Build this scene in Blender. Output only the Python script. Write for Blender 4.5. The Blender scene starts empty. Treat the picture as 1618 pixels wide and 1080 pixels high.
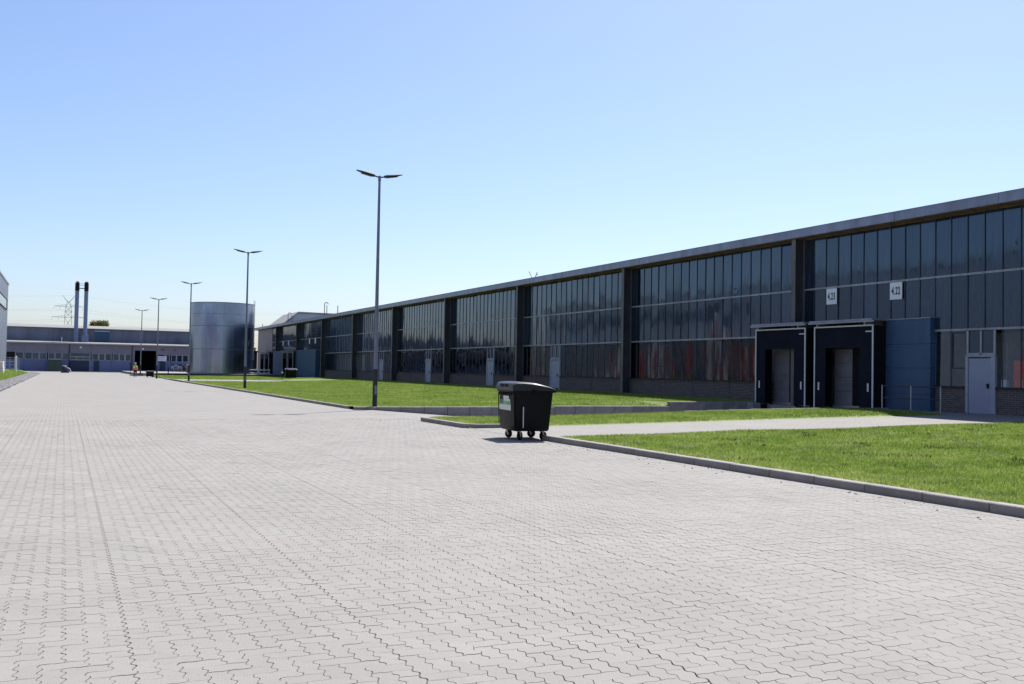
import bpy, bmesh, math, random
import numpy as np
from mathutils import Matrix, Vector
rng = np.random.default_rng(7); random.seed(7)
S = bpy.context.scene
COL = S.collection

# ------------------------------------------------------------------ camera, sky, sun, exposure
CAM_H = 1.63
ROT = ((0.904197, -0.028719, -0.426149), (-0.426758, -0.019891, -0.904147), (0.017489, 0.99939, -0.030242))
cd = bpy.data.cameras.new('camera'); cam = bpy.data.objects.new('camera', cd); COL.objects.link(cam)
m4 = Matrix(ROT).to_4x4(); m4.translation = (0, 0, CAM_H); cam.matrix_world = m4
cd.sensor_width = 36; cd.lens = 33.374; cd.clip_start = 0.1; cd.clip_end = 6000
S.camera = cam
SUN = Vector((0.476, 0.396, 1.0)).normalized()
w = bpy.data.worlds.new('World'); S.world = w; w.use_nodes = True
wn = w.node_tree.nodes; wl = w.node_tree.links
sky = wn.new('ShaderNodeTexSky'); sky.sky_type = 'NISHITA'; sky.sun_disc = False
sky.sun_elevation = math.asin(SUN.z); sky.sun_rotation = math.atan2(SUN.x, SUN.y)
sky.altitude = 60; sky.air_density = 1.0; sky.dust_density = 1.25; sky.ozone_density = 6.0
wb_ = wn.new('ShaderNodeVectorMath'); wb_.operation = 'MULTIPLY'; wb_.inputs[1].default_value = (1.0, 0.94, 0.95)   # white balance of the whole sky
wl.new(sky.outputs[0], wb_.inputs[0]); wl.new(wb_.outputs[0], wn['Background'].inputs[0]); wn['Background'].inputs[1].default_value = 0.1
sl = bpy.data.lights.new('sun', 'SUN'); sl.energy = 5.0; sl.angle = math.radians(0.53); sl.color = (1, 0.96, 0.9)
so = bpy.data.objects.new('sun', sl); COL.objects.link(so); so.location = (20, 20, 60)
so.rotation_euler = SUN.to_track_quat('Z', 'Y').to_euler()
S.view_settings.view_transform = 'Standard'; S.view_settings.look = 'None'
S.view_settings.gamma = 1; S.view_settings.use_curve_mapping = False
S.view_settings.exposure = 0.85
S.render.resolution_x = 1024; S.render.resolution_y = 684

# ------------------------------------------------------------------ materials
def mat(name, col, rough=0.7, metal=0.0, var=0.12, scale=3.0, bump=0.0, bscale=40.0, col2=None, stretch=(1, 1, 1), ior=1.45, objvar=0.0):
    m = bpy.data.materials.new(name); m.use_nodes = True
    n = m.node_tree.nodes; l = m.node_tree.links; b = n['Principled BSDF']
    b.inputs['Roughness'].default_value = rough; b.inputs['Metallic'].default_value = metal; b.inputs['IOR'].default_value = ior
    tc = n.new('ShaderNodeTexCoord'); mp = n.new('ShaderNodeMapping'); mp.inputs['Scale'].default_value = stretch
    l.new(tc.outputs['Object'], mp.inputs[0])
    no = n.new('ShaderNodeTexNoise'); no.inputs['Scale'].default_value = scale; no.inputs['Detail'].default_value = 6
    no.inputs['Roughness'].default_value = 0.65
    l.new(mp.outputs[0], no.inputs['Vector'])
    r = n.new('ShaderNodeValToRGB'); r.color_ramp.elements[0].position = 0.3; r.color_ramp.elements[1].position = 0.7
    c2 = col2 if col2 else tuple(min(1, c * (1 + var)) for c in col)
    c1 = col if col2 else tuple(c * (1 - var) for c in col)
    r.color_ramp.elements[0].color = (*c1, 1); r.color_ramp.elements[1].color = (*c2, 1)
    l.new(no.outputs['Fac'], r.inputs[0])
    out = r.outputs[0]
    if objvar:
        oi = n.new('ShaderNodeObjectInfo'); mr = n.new('ShaderNodeMapRange')
        mr.inputs[3].default_value = 1 - objvar; mr.inputs[4].default_value = 1 + objvar
        l.new(oi.outputs['Random'], mr.inputs[0])
        mx = n.new('ShaderNodeVectorMath'); mx.operation = 'SCALE'
        l.new(out, mx.inputs[0]); l.new(mr.outputs[0], mx.inputs['Scale']); out = mx.outputs[0]
    l.new(out, b.inputs['Base Color'])
    if bump:
        nb = n.new('ShaderNodeTexNoise'); nb.inputs['Scale'].default_value = bscale; nb.inputs['Detail'].default_value = 4
        l.new(tc.outputs['Object'], nb.inputs['Vector'])
        bp = n.new('ShaderNodeBump'); bp.inputs['Strength'].default_value = bump; bp.inputs['Distance'].default_value = 0.02
        l.new(nb.outputs['Fac'], bp.inputs['Height']); l.new(bp.outputs[0], b.inputs['Normal'])
    return m

def paver_mat(name, joints):
    m = mat(name, (0.201, 0.192, 0.181), 0.85, var=0.075, scale=0.6, bump=0.25, bscale=120)
    n = m.node_tree.nodes; l = m.node_tree.links; b = n['Principled BSDF']
    src = b.inputs['Base Color'].links[0].from_socket
    tc = [q for q in n if q.type == 'TEX_COORD'][0]
    fine = n.new('ShaderNodeTexNoise'); fine.inputs['Scale'].default_value = 90; fine.inputs['Detail'].default_value = 3
    geo = n.new('ShaderNodeNewGeometry'); l.new(geo.outputs['Position'], fine.inputs['Vector'])
    for q in n:
        if q.type == 'MAPPING':
            for lk in list(q.inputs[0].links): l.remove(lk)
            l.new(geo.outputs['Position'], q.inputs[0])
    at = n.new('ShaderNodeAttribute'); at.attribute_name = 'tone'
    oi = n.new('ShaderNodeObjectInfo')
    a = n.new('ShaderNodeMath'); a.operation = 'MULTIPLY_ADD'; a.inputs[1].default_value = 0.07; a.inputs[2].default_value = 0.965
    if joints: l.new(fine.outputs['Fac'], a.inputs[0])
    else:
        s2 = n.new('ShaderNodeMath'); s2.operation = 'ADD'; l.new(at.outputs['Fac'], s2.inputs[0])
        s3 = n.new('ShaderNodeMath'); s3.operation = 'MULTIPLY'; s3.inputs[1].default_value = 1.0
        l.new(oi.outputs['Random'], s3.inputs[0]); l.new(s3.outputs[0], s2.inputs[1])
        fr = n.new('ShaderNodeMath'); fr.operation = 'FRACT'; l.new(s2.outputs[0], fr.inputs[0])
        l.new(fr.outputs[0], a.inputs[0])
    f2 = n.new('ShaderNodeMath'); f2.operation = 'MULTIPLY_ADD'; f2.inputs[1].default_value = 0.24; f2.inputs[2].default_value = 0.88
    l.new(fine.outputs['Fac'], f2.inputs[0])
    mu = n.new('ShaderNodeMath'); mu.operation = 'MULTIPLY'; l.new(a.outputs[0], mu.inputs[0]); l.new(f2.outputs[0], mu.inputs[1])
    k = mu.outputs[0]
    if joints:
        br = n.new('ShaderNodeTexBrick'); br.inputs['Scale'].default_value = 1.0
        br.inputs['Color1'].default_value = (1, 1, 1, 1); br.inputs['Color2'].default_value = (0.93, 0.93, 0.93, 1); br.inputs['Mortar'].default_value = (0.55, 0.53, 0.5, 1)
        br.inputs['Brick Width'].default_value = 0.23; br.inputs['Row Height'].default_value = 0.115; br.inputs['Mortar Size'].default_value = 0.0035
        sp_ = n.new('ShaderNodeSeparateXYZ'); l.new(geo.outputs['Position'], sp_.inputs[0]); cb_ = n.new('ShaderNodeCombineXYZ')
        of_ = n.new('ShaderNodeMath'); of_.operation = 'ADD'; of_.inputs[1].default_value = 40 * 0.115 - 0.39; l.new(sp_.outputs['X'], of_.inputs[0])
        l.new(sp_.outputs['Y'], cb_.inputs['X']); l.new(of_.outputs[0], cb_.inputs['Y']); l.new(cb_.outputs[0], br.inputs['Vector'])
        bw = n.new('ShaderNodeRGBToBW'); l.new(br.outputs['Color'], bw.inputs[0])
        m2 = n.new('ShaderNodeMath'); m2.operation = 'MULTIPLY'; l.new(k, m2.inputs[0]); l.new(bw.outputs[0], m2.inputs[1]); k = m2.outputs[0]
    st = n.new('ShaderNodeTexNoise'); st.inputs['Scale'].default_value = 1.7; st.inputs['Detail'].default_value = 7; st.inputs['Roughness'].default_value = 0.7; st.inputs['Distortion'].default_value = 0.6
    l.new(geo.outputs['Position'], st.inputs['Vector'])
    sr = n.new('ShaderNodeMapRange'); sr.inputs[1].default_value = 0.60; sr.inputs[2].default_value = 0.72; sr.inputs[3].default_value = 1.0; sr.inputs[4].default_value = 0.88
    l.new(st.outputs['Fac'], sr.inputs[0]); m3 = n.new('ShaderNodeMath'); m3.operation = 'MULTIPLY'; l.new(k, m3.inputs[0]); l.new(sr.outputs[0], m3.inputs[1]); k = m3.outputs[0]
    hv = n.new('ShaderNodeMix'); hv.data_type = 'RGBA'; hv.blend_type = 'MULTIPLY'; hv.inputs[0].default_value = 1.0
    hr_ = n.new('ShaderNodeValToRGB'); hr_.color_ramp.elements[0].position = .35; hr_.color_ramp.elements[1].position = .65; hr_.color_ramp.elements[0].color = (1.012, .998, .985, 1); hr_.color_ramp.elements[1].color = (.99, 1.0, 1.0, 1)
    hn = n.new('ShaderNodeTexNoise'); hn.inputs['Scale'].default_value = 0.9; hn.inputs['Detail'].default_value = 3; l.new(geo.outputs['Position'], hn.inputs['Vector']); l.new(hn.outputs['Fac'], hr_.inputs[0])
    l.new(src, hv.inputs[6]); l.new(hr_.outputs[0], hv.inputs[7]); src = hv.outputs[2]
    sc = n.new('ShaderNodeVectorMath'); sc.operation = 'SCALE'; l.new(src, sc.inputs[0]); l.new(k, sc.inputs['Scale'])
    l.new(sc.outputs[0], b.inputs['Base Color'])
    return m

def grass_mat(name, c1, c2, c3, trans=0.35):
    m = bpy.data.materials.new(name); m.use_nodes = True; n = m.node_tree.nodes; l = m.node_tree.links
    b = n['Principled BSDF']; b.inputs['Roughness'].default_value = 0.55; b.inputs['Specular IOR Level'].default_value = 0.25
    at = n.new('ShaderNodeAttribute'); at.attribute_name = 'tone'
    geo = n.new('ShaderNodeNewGeometry')
    no = n.new('ShaderNodeTexNoise'); no.inputs['Scale'].default_value = 0.5; no.inputs['Detail'].default_value = 5
    l.new(geo.outputs['Position'], no.inputs['Vector'])
    ad = n.new('ShaderNodeMath'); ad.operation = 'MULTIPLY_ADD'; ad.inputs[1].default_value = 0.45
    l.new(at.outputs['Fac'], ad.inputs[0])
    no2 = n.new('ShaderNodeTexNoise'); no2.inputs['Scale'].default_value = 3.2; no2.inputs['Detail'].default_value = 4; l.new(geo.outputs['Position'], no2.inputs['Vector'])
    av = n.new('ShaderNodeMath'); av.operation = 'MULTIPLY_ADD'; av.inputs[1].default_value = 0.55; l.new(no2.outputs['Fac'], av.inputs[0])
    hf = n.new('ShaderNodeMath'); hf.operation = 'MULTIPLY'; hf.inputs[1].default_value = 0.45; l.new(no.outputs['Fac'], hf.inputs[0]); l.new(hf.outputs[0], av.inputs[2])
    mr = n.new('ShaderNodeMapRange'); mr.inputs[1].default_value = 0.36; mr.inputs[2].default_value = 0.64; mr.inputs[3].default_value = -0.05; mr.inputs[4].default_value = 0.62
    l.new(av.outputs[0], mr.inputs[0]); l.new(mr.outputs[0], ad.inputs[2])
    r = n.new('ShaderNodeValToRGB'); e = r.color_ramp.elements; e[0].color = (*c1, 1); e[1].color = (*c3, 1)
    q = e.new(0.5); q.color = (*c2, 1)
    l.new(ad.outputs[0], r.inputs[0]); l.new(r.outputs[0], b.inputs['Base Color'])
    if trans:
        tr = n.new('ShaderNodeBsdfTranslucent'); l.new(r.outputs[0], tr.inputs[0])
        mx = n.new('ShaderNodeMixShader'); mx.inputs[0].default_value = trans
        l.new(b.outputs[0], mx.inputs[1]); l.new(tr.outputs[0], mx.inputs[2]); l.new(mx.outputs[0], n['Material Output'].inputs[0])
    return m

def glass_mat():
    m = mat('dark_pane', (0.009, 0.015, 0.030), 0.06, col2=(0.026, 0.034, 0.05), scale=1.6, stretch=(1, 3, 0.2), ior=1.9, objvar=0.6)
    n = m.node_tree.nodes; l = m.node_tree.links; b = n['Principled BSDF']
    b.inputs['Specular Tint'].default_value = (0.60, 0.79, 1.0, 1)
    geo = n.new('ShaderNodeNewGeometry')
    mp = n.new('ShaderNodeMapping'); mp.inputs['Scale'].default_value = (1, 1.3, 0.45); l.new(geo.outputs['Position'], mp.inputs[0])
    no = n.new('ShaderNodeTexNoise'); no.inputs['Scale'].default_value = 1.1; no.inputs['Detail'].default_value = 1
    l.new(mp.outputs[0], no.inputs['Vector'])
    bp = n.new('ShaderNodeBump'); bp.inputs['Strength'].default_value = 0.5; bp.inputs['Distance'].default_value = 0.025
    l.new(no.outputs['Fac'], bp.inputs['Height']); l.new(bp.outputs[0], b.inputs['Normal'])
    d = n.new('ShaderNodeTexNoise'); d.inputs['Scale'].default_value = 2.5; d.inputs['Detail'].default_value = 5
    mp2 = n.new('ShaderNodeMapping'); mp2.inputs['Scale'].default_value = (1, 2.5, 0.3); l.new(geo.outputs['Position'], mp2.inputs[0]); l.new(mp2.outputs[0], d.inputs['Vector'])
    mr = n.new('ShaderNodeMapRange'); mr.inputs[1].default_value = 0.35; mr.inputs[2].default_value = 0.75; mr.inputs[3].default_value = 0.03; mr.inputs[4].default_value = 0.16
    l.new(d.outputs['Fac'], mr.inputs[0]); l.new(mr.outputs[0], b.inputs['Roughness'])
    return m

def clear_mat():
    m = bpy.data.materials.new('clear_pane'); m.use_nodes = True; n = m.node_tree.nodes; l = m.node_tree.links
    n.remove(n['Principled BSDF']); tr = n.new('ShaderNodeBsdfTransparent'); tr.inputs[0].default_value = (0.92, 0.94, 0.96, 1)
    gl = n.new('ShaderNodeBsdfGlossy'); gl.inputs['Roughness'].default_value = 0.04; gl.inputs['Color'].default_value = (0.8, 0.9, 1, 1)
    fr = n.new('ShaderNodeFresnel'); fr.inputs['IOR'].default_value = 1.42
    geo = n.new('ShaderNodeNewGeometry'); mp = n.new('ShaderNodeMapping'); mp.inputs['Scale'].default_value = (1, 1.3, 0.45); l.new(geo.outputs['Position'], mp.inputs[0])
    no = n.new('ShaderNodeTexNoise'); no.inputs['Scale'].default_value = 1.1; no.inputs['Detail'].default_value = 1; l.new(mp.outputs[0], no.inputs['Vector'])
    bp = n.new('ShaderNodeBump'); bp.inputs['Strength'].default_value = 0.35; bp.inputs['Distance'].default_value = 0.025; l.new(no.outputs['Fac'], bp.inputs['Height'])
    l.new(bp.outputs[0], gl.inputs['Normal'])
    mx = n.new('ShaderNodeMixShader'); l.new(fr.outputs[0], mx.inputs[0]); l.new(tr.outputs[0], mx.inputs[1]); l.new(gl.outputs[0], mx.inputs[2])
    l.new(mx.outputs[0], n['Material Output'].inputs[0]); return m

def brick_mat(name, c1, c2, mortar):
    m = bpy.data.materials.new(name); m.use_nodes = True; n = m.node_tree.nodes; l = m.node_tree.links; b = n['Principled BSDF']
    b.inputs['Roughness'].default_value = 0.9
    geo = n.new('ShaderNodeNewGeometry'); sx = n.new('ShaderNodeSeparateXYZ'); cx = n.new('ShaderNodeCombineXYZ')
    l.new(geo.outputs['Position'], sx.inputs[0]); l.new(sx.outputs['Y'], cx.inputs['X']); l.new(sx.outputs['Z'], cx.inputs['Y'])
    br = n.new('ShaderNodeTexBrick'); br.inputs['Scale'].default_value = 1
    br.inputs['Color1'].default_value = (*c1, 1); br.inputs['Color2'].default_value = (*c2, 1); br.inputs['Mortar'].default_value = (*mortar, 1)
    br.inputs['Brick Width'].default_value = 0.25; br.inputs['Row Height'].default_value = 0.077; br.inputs['Mortar Size'].default_value = 0.012
    l.new(cx.outputs[0], br.inputs['Vector'])
    no = n.new('ShaderNodeTexNoise'); no.inputs['Scale'].default_value = 6; l.new(geo.outputs['Position'], no.inputs['Vector'])
    mx = n.new('ShaderNodeMix'); mx.data_type = 'RGBA'; mx.blend_type = 'MULTIPLY'; mx.inputs[0].default_value = 0.6
    l.new(br.outputs['Color'], mx.inputs[6]); l.new(no.outputs['Color'], mx.inputs[7]); l.new(mx.outputs[2], b.inputs['Base Color'])
    bp = n.new('ShaderNodeBump'); bp.inputs['Strength'].default_value = 0.8; bp.inputs['Distance'].default_value = 0.02; bp.invert = True
    l.new(br.outputs['Fac'], bp.inputs['Height']); l.new(bp.outputs[0], b.inputs['Normal'])
    return m

M = dict(
    paver=paver_mat('concrete_paver', False), paving=paver_mat('paving', True),
    joint=mat('joint_sand', (0.07, 0.062, 0.055), 0.95, var=0.3, scale=5),
    kerb=mat('kerb_concrete', (0.215, 0.20, 0.198), 0.85, var=0.15, scale=4, bump=0.3, bscale=60, objvar=0.08),
    wallc=mat('wall_concrete', (0.23, 0.21, 0.215), 0.85, var=0.25, scale=2.2, bump=0.3, bscale=30, objvar=0.08),
    soil=grass_mat('lawn_soil', (0.07, 0.11, 0.018), (0.12, 0.17, 0.026), (0.17, 0.19, 0.04), 0),
    grass=grass_mat('grass_blade', (0.085, 0.145, 0.024), (0.195, 0.28, 0.05), (0.35, 0.375, 0.13), 0.5),
    clover=grass_mat('clover_leaf', (0.16, 0.22, 0.07), (0.26, 0.32, 0.13), (0.42, 0.46, 0.26), 0.3),
    weed=grass_mat('weed_leaf', (0.03, 0.06, 0.012), (0.05, 0.09, 0.018), (0.08, 0.12, 0.03), 0.2),
    stone=mat('gravel_stone', (0.15, 0.15, 0.16), 0.9, var=0.4, scale=4),
    ground=mat('bare_ground', (0.2, 0.2, 0.17), 0.95),
    glass=glass_mat(),
    redc=mat('red_hanging', (0.80, 0.17, 0.12), 0.8, var=0.2, scale=1.5), palec=mat('pale_hanging', (0.65, 0.62, 0.62), 0.8, var=0.15), greyc=mat('grey_hanging', (0.2, 0.23, 0.28), 0.8, var=0.2),
    inner=mat('inner_wall', (0.32, 0.32, 0.36), 0.9), clear=clear_mat(),
    mull=mat('mullion_metal', (0.032, 0.040, 0.060), 0.45, var=0.3),
    trans=mat('transom_metal', (0.30, 0.31, 0.33), 0.5, 0.3, var=0.3, scale=1.5),
    steel=mat('column_steel', (0.042, 0.040, 0.048), 0.55, var=0.3, scale=1.2, bump=0.1),
    flange=mat('flange_steel_lit', (0.12, 0.105, 0.105), 0.55, var=0.3, scale=1.2),  # column steel in a lighter tone, sky light painted into the flanges
    fascia=mat('fascia_sheet', (0.24, 0.245, 0.32), 0.4, 0.25, var=0.22, scale=1.6, stretch=(1, 1.2, .4), objvar=0.06),
    soffit=mat('soffit_rust', (0.14, 0.09, 0.06), 0.9, var=0.6, scale=2.5),
    roof=mat('roof_felt', (0.22, 0.22, 0.23), 0.9),
    brick=brick_mat('plinth_brick', (0.17, 0.125, 0.115), (0.10, 0.075, 0.07), (0.27, 0.245, 0.235)),
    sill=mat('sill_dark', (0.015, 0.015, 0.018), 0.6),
    door=mat('door_paint', (0.28, 0.30, 0.385), 0.45, var=0.05, scale=1.5),
    frame=mat('door_frame', (0.33, 0.34, 0.39), 0.5, var=0.1),
    black=mat('rubber_black', (0.007, 0.007, 0.009), 0.8, var=0.3, ior=1.3),
    curtain=mat('dock_curtain', (0.006, 0.009, 0.018), 0.85, var=0.3, scale=1.5, ior=1.25),
    whitem=mat('white_metal', (0.62, 0.62, 0.64), 0.45, var=0.06),
    dockdoor=mat('dock_door_panel', (0.15, 0.155, 0.175), 0.5, var=0.15, scale=1.0),
    blue=mat('blue_cladding', (0.032, 0.078, 0.155), 0.5, var=0.16, scale=1.2, stretch=(1, 1.5, .3), objvar=0.06),
    greym=mat('grey_metal', (0.3, 0.31, 0.34), 0.4, 0.5, var=0.15),
    lamp=mat('lamp_paint', (0.16, 0.18, 0.23), 0.45, 0.2, var=0.12),
    lampd=mat('luminaire_paint', (0.018, 0.02, 0.03), 0.65, 0.0, var=0.12),
    lens=mat('lamp_lens', (0.03, 0.03, 0.035), 0.5, var=0.05),
    binp=mat('bin_plastic', (0.008, 0.008, 0.010), 0.5, var=0.25, scale=5, bump=0.15, bscale=25, ior=1.22),
    lid=mat('bin_lid', (0.008, 0.009, 0.014), 0.38, var=0.2, scale=5),
    zinc=mat('zinc_steel', (0.5, 0.5, 0.5), 0.45, 0.7, var=0.15),
    sticker=mat('sticker_white', (0.62, 0.66, 0.62), 0.5, var=0.06, scale=8),
    stickg=mat('sticker_green', (0.16, 0.38, 0.2), 0.5, var=0.35, scale=7),
    stickd=mat('sticker_dark_green', (0.05, 0.16, 0.09), 0.5, var=0.35, scale=9),
    ink=mat('black_ink', (0.02, 0.02, 0.03), 0.6),
    plate=mat('sign_plate', (0.72, 0.73, 0.78), 0.5, var=0.05),
    tank=mat('tank_steel', (0.25, 0.28, 0.365), 0.2, 0.95, var=0.10, scale=1.6, stretch=(1, 1, 0.5), objvar=0.10),
    tanks=mat('tank_seam', (0.16, 0.17, 0.2), 0.5, 0.6),
    clad=mat('metal_cladding', (0.31, 0.335, 0.39), 0.4, 0.4, var=0.1, scale=0.4, stretch=(1, 3, 0.3)),
    red=mat('red_gate', (0.34, 0.05, 0.04), 0.5, var=0.15, scale=1),
    tan=mat('tan_cladding', (0.24, 0.205, 0.19), 0.6, var=0.2, scale=1.2),
    lilac=mat('pale_blue_panel', (0.13, 0.155, 0.29), 0.55, var=0.08, scale=0.6, objvar=0.06),
    mauve=mat('grey_panel', (0.19, 0.175, 0.22), 0.6, var=0.1, scale=0.6, objvar=0.05),
    upper=mat('upper_cladding', (0.14, 0.15, 0.195), 0.6, var=0.35, scale=0.35, stretch=(1, 1, 0.3)),
    eave=mat('roof_sheet', (0.17, 0.165, 0.16), 0.7, var=0.15, scale=0.5),
    navy=mat('navy_door', (0.012, 0.03, 0.075), 0.5, var=0.15),
    dark=mat('dark_interior', (0.01, 0.01, 0.012), 0.9),
    green=mat('green_container', (0.03, 0.06, 0.045), 0.6, var=0.2),
    stack=mat('stack_steel', (0.17, 0.21, 0.33), 0.45, 0.3, var=0.15, scale=0.8),
    wood=mat('crate_wood', (0.22, 0.15, 0.09), 0.8, var=0.3, stretch=(1, 1, 6)),
    bark=mat('bark', (0.09, 0.065, 0.045), 0.9, var=0.3),
    leaf=grass_mat('tree_leaf', (0.05, 0.075, 0.015), (0.12, 0.13, 0.025), (0.27, 0.16, 0.04), 0.25),
    skin=mat('skin', (0.45, 0.27, 0.2), 0.5, var=0.05), hair=mat('grey_hair', (0.42, 0.41, 0.40), 0.7),
    vest=mat('vest_yellow', (0.62, 0.72, 0.22), 0.7, var=0.1), orange=mat('vest_orange', (0.8, 0.16, 0.05), 0.7, var=0.1),
    teal=mat('shirt_teal', (0.12, 0.34, 0.3), 0.8), shorts=mat('shorts_dark', (0.05, 0.015, 0.05), 0.9),
    trous=mat('trousers_black', (0.012, 0.012, 0.015), 0.9),
    scoot=mat('scooter_pale', (0.2, 0.2, 0.26), 0.3, var=0.1), scootd=mat('scooter_dark', (0.03, 0.02, 0.04), 0.35),
)

# ------------------------------------------------------------------ mesh helpers
class MB:
    def __init__(s): s.v = []; s.f = []
    def add(s, v, f):
        o = len(s.v); s.v += [tuple(p) for p in v]; s.f += [tuple(i + o for i in q) for q in f]; return s
    def box(s, a, b):
        x0, y0, z0 = a; x1, y1, z1 = b
        return s.add([(x0, y0, z0), (x1, y0, z0), (x1, y1, z0), (x0, y1, z0), (x0, y0, z1), (x1, y0, z1), (x1, y1, z1), (x0, y1, z1)],
                     [(0, 3, 2, 1), (4, 5, 6, 7), (0, 1, 5, 4), (1, 2, 6, 5), (2, 3, 7, 6), (3, 0, 4, 7)])
    def cbox(s, a, b, c=0.01):
        # box with chamfered edges
        x0, y0, z0 = a; x1, y1, z1 = b; r = []
        cs = [(x0 + c, y0), (x1 - c, y0), (x1, y0 + c), (x1, y1 - c), (x1 - c, y1), (x0 + c, y1), (x0, y1 - c), (x0, y0 + c)]
        ci = [(x0 + c, y0 + c), (x1 - c, y0 + c), (x1 - c, y0 + c), (x1 - c, y1 - c), (x1 - c, y1 - c), (x0 + c, y1 - c), (x0 + c, y1 - c), (x0 + c, y0 + c)]
        v = [(x, y, z0) for x, y in cs] + [(x, y, z1 - c) for x, y in cs] + [(x, y, z1) for x, y in ci]
        f = [tuple(range(7, -1, -1)), tuple(range(16, 24))]
        for i in range(8):
            j = (i + 1) % 8; f += [(i, j, 8 + j, 8 + i), (8 + i, 8 + j, 16 + j, 16 + i)]
        return s.add(v, f)
    def tube(s, p, q, r, r2=None, n=8, caps=True):
        p = Vector(p); q = Vector(q); r2 = r if r2 is None else r2; d = (q - p).normalized()
        u = d.orthogonal().normalized(); t = d.cross(u); v = []
        for c, R in ((p, r), (q, r2)):
            for i in range(n):
                a = 2 * math.pi * i / n; v.append(c + u * (R * math.cos(a)) + t * (R * math.sin(a)))
        f = [(i, (i + 1) % n, n + (i + 1) % n, n + i) for i in range(n)]
        if caps: f += [tuple(range(n - 1, -1, -1)), tuple(range(n, 2 * n))]
        return s.add(v, f)
    def prism(s, poly, axis, a, b):
        # poly = list of 2-D points in the two other axes, extruded along axis from a to b
        def P(u, v, t): return {'x': (t, u, v), 'y': (u, t, v), 'z': (u, v, t)}[axis]
        n = len(poly)
        return s.add([P(u, v, a) for u, v in poly] + [P(u, v, b) for u, v in poly],
                     [tuple(range(n - 1, -1, -1)), tuple(range(n, 2 * n))] + [(i, (i + 1) % n, n + (i + 1) % n, n + i) for i in range(n)])
    def loft(s, rings, cap=True):
        n = len(rings[0]); v = [p for r in rings for p in r]; f = []
        for k in range(len(rings) - 1):
            for i in range(n):
                j = (i + 1) % n; f.append((k * n + i, k * n + j, (k + 1) * n + j, (k + 1) * n + i))
        if cap: f += [tuple(range(n - 1, -1, -1)), tuple(range((len(rings) - 1) * n, len(rings) * n))]
        return s.add(v, f)
    def mesh(s, name):
        me = bpy.data.meshes.new(name); me.from_pydata(s.v, [], s.f)
        bm = bmesh.new(); bm.from_mesh(me); bmesh.ops.recalc_face_normals(bm, faces=bm.faces); bm.to_mesh(me); bm.free()
        return me
    def build(s, name, m, parent=None, loc=(0, 0, 0), smooth=False):
        me = s.mesh(name); me.materials.append(M[m])
        if smooth: smooth_mesh(me)
        return obj(name, me, parent, loc)

def smooth_mesh(me, ang=35):
    me.polygons.foreach_set('use_smooth', [True] * len(me.polygons))
    bm = bmesh.new(); bm.from_mesh(me)
    for e in bm.edges:
        if len(e.link_faces) == 2 and e.calc_face_angle(0) > math.radians(ang): e.smooth = False
    bm.to_mesh(me); bm.free()

def obj(name, me, parent=None, loc=(0, 0, 0), rot=None):
    o = bpy.data.objects.new(name, me); COL.objects.link(o); o.location = loc
    if rot: o.rotation_euler = rot
    if parent: o.parent = parent
    return o
def tag(o, label=None, cat=None, group=None, kind=None):
    if label: o['label'] = label
    if cat: o['category'] = cat
    if group: o['group'] = group
    if kind: o['kind'] = kind
    return o
def thing(name, label, cat, loc=(0, 0, 0), rz=0, group=None):
    o = obj(name, None, None, loc); o.rotation_euler.z = rz; o.empty_display_size = 0.3
    return tag(o, label, cat, group)
def struct(name): return tag(obj(name, None), kind='structure')
def copy_tree(o, parent=None):
    c = o.copy(); COL.objects.link(c); c.parent = parent
    for ch in list(o.children): copy_tree(ch, c)
    return c
def fast(name, V, F, m, tone=None, smooth=False):
    V = np.asarray(V, np.float32); F = np.asarray(F, np.int32); k = F.shape[1]
    me = bpy.data.meshes.new(name); me.vertices.add(len(V)); me.vertices.foreach_set('co', V.ravel())
    me.loops.add(F.size); me.loops.foreach_set('vertex_index', F.ravel())
    me.polygons.add(len(F)); me.polygons.foreach_set('loop_start', np.arange(0, F.size, k, dtype=np.int32))
    me.polygons.foreach_set('loop_total', np.full(len(F), k, np.int32))
    if tone is not None:
        a = me.attributes.new('tone', 'FLOAT', 'POINT'); a.data.foreach_set('value', np.asarray(tone, np.float32))
    me.materials.append(M[m]); me.update(); me.validate()
    if not smooth: me.shade_flat()
    return me
def text_mesh(txt, size, m, off=0.0):
    c = bpy.data.curves.new('t', 'FONT'); c.body = txt; c.size = size; c.align_x = 'CENTER'; c.align_y = 'CENTER'; c.extrude = 0.004; c.offset = off; c.space_character = 1.15
    o = bpy.data.objects.new('t', c); COL.objects.link(o)
    me = bpy.data.meshes.new_from_object(o.evaluated_get(bpy.context.evaluated_depsgraph_get()))
    bpy.data.objects.remove(o); me.materials.clear(); me.materials.append(M[m]); return me
RI = np.array(ROT)
def visible(X, Y, Z=0, mx=1.12, pad=0.6):
    # keep what the frame (with a margin for a step aside) can show
    P = np.stack([X, Y, np.full_like(X, Z) - CAM_H], -1) @ RI
    d = -P[..., 2]
    return (d > 1.0) & (np.abs(P[..., 0]) < (0.5393 * d + pad) * mx) & (np.abs(P[..., 1]) < (0.36 * d + pad * .7) * mx)
def sm(t): t = np.clip(t, 0, 1); return t * t * (3 - 2 * t)

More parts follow.
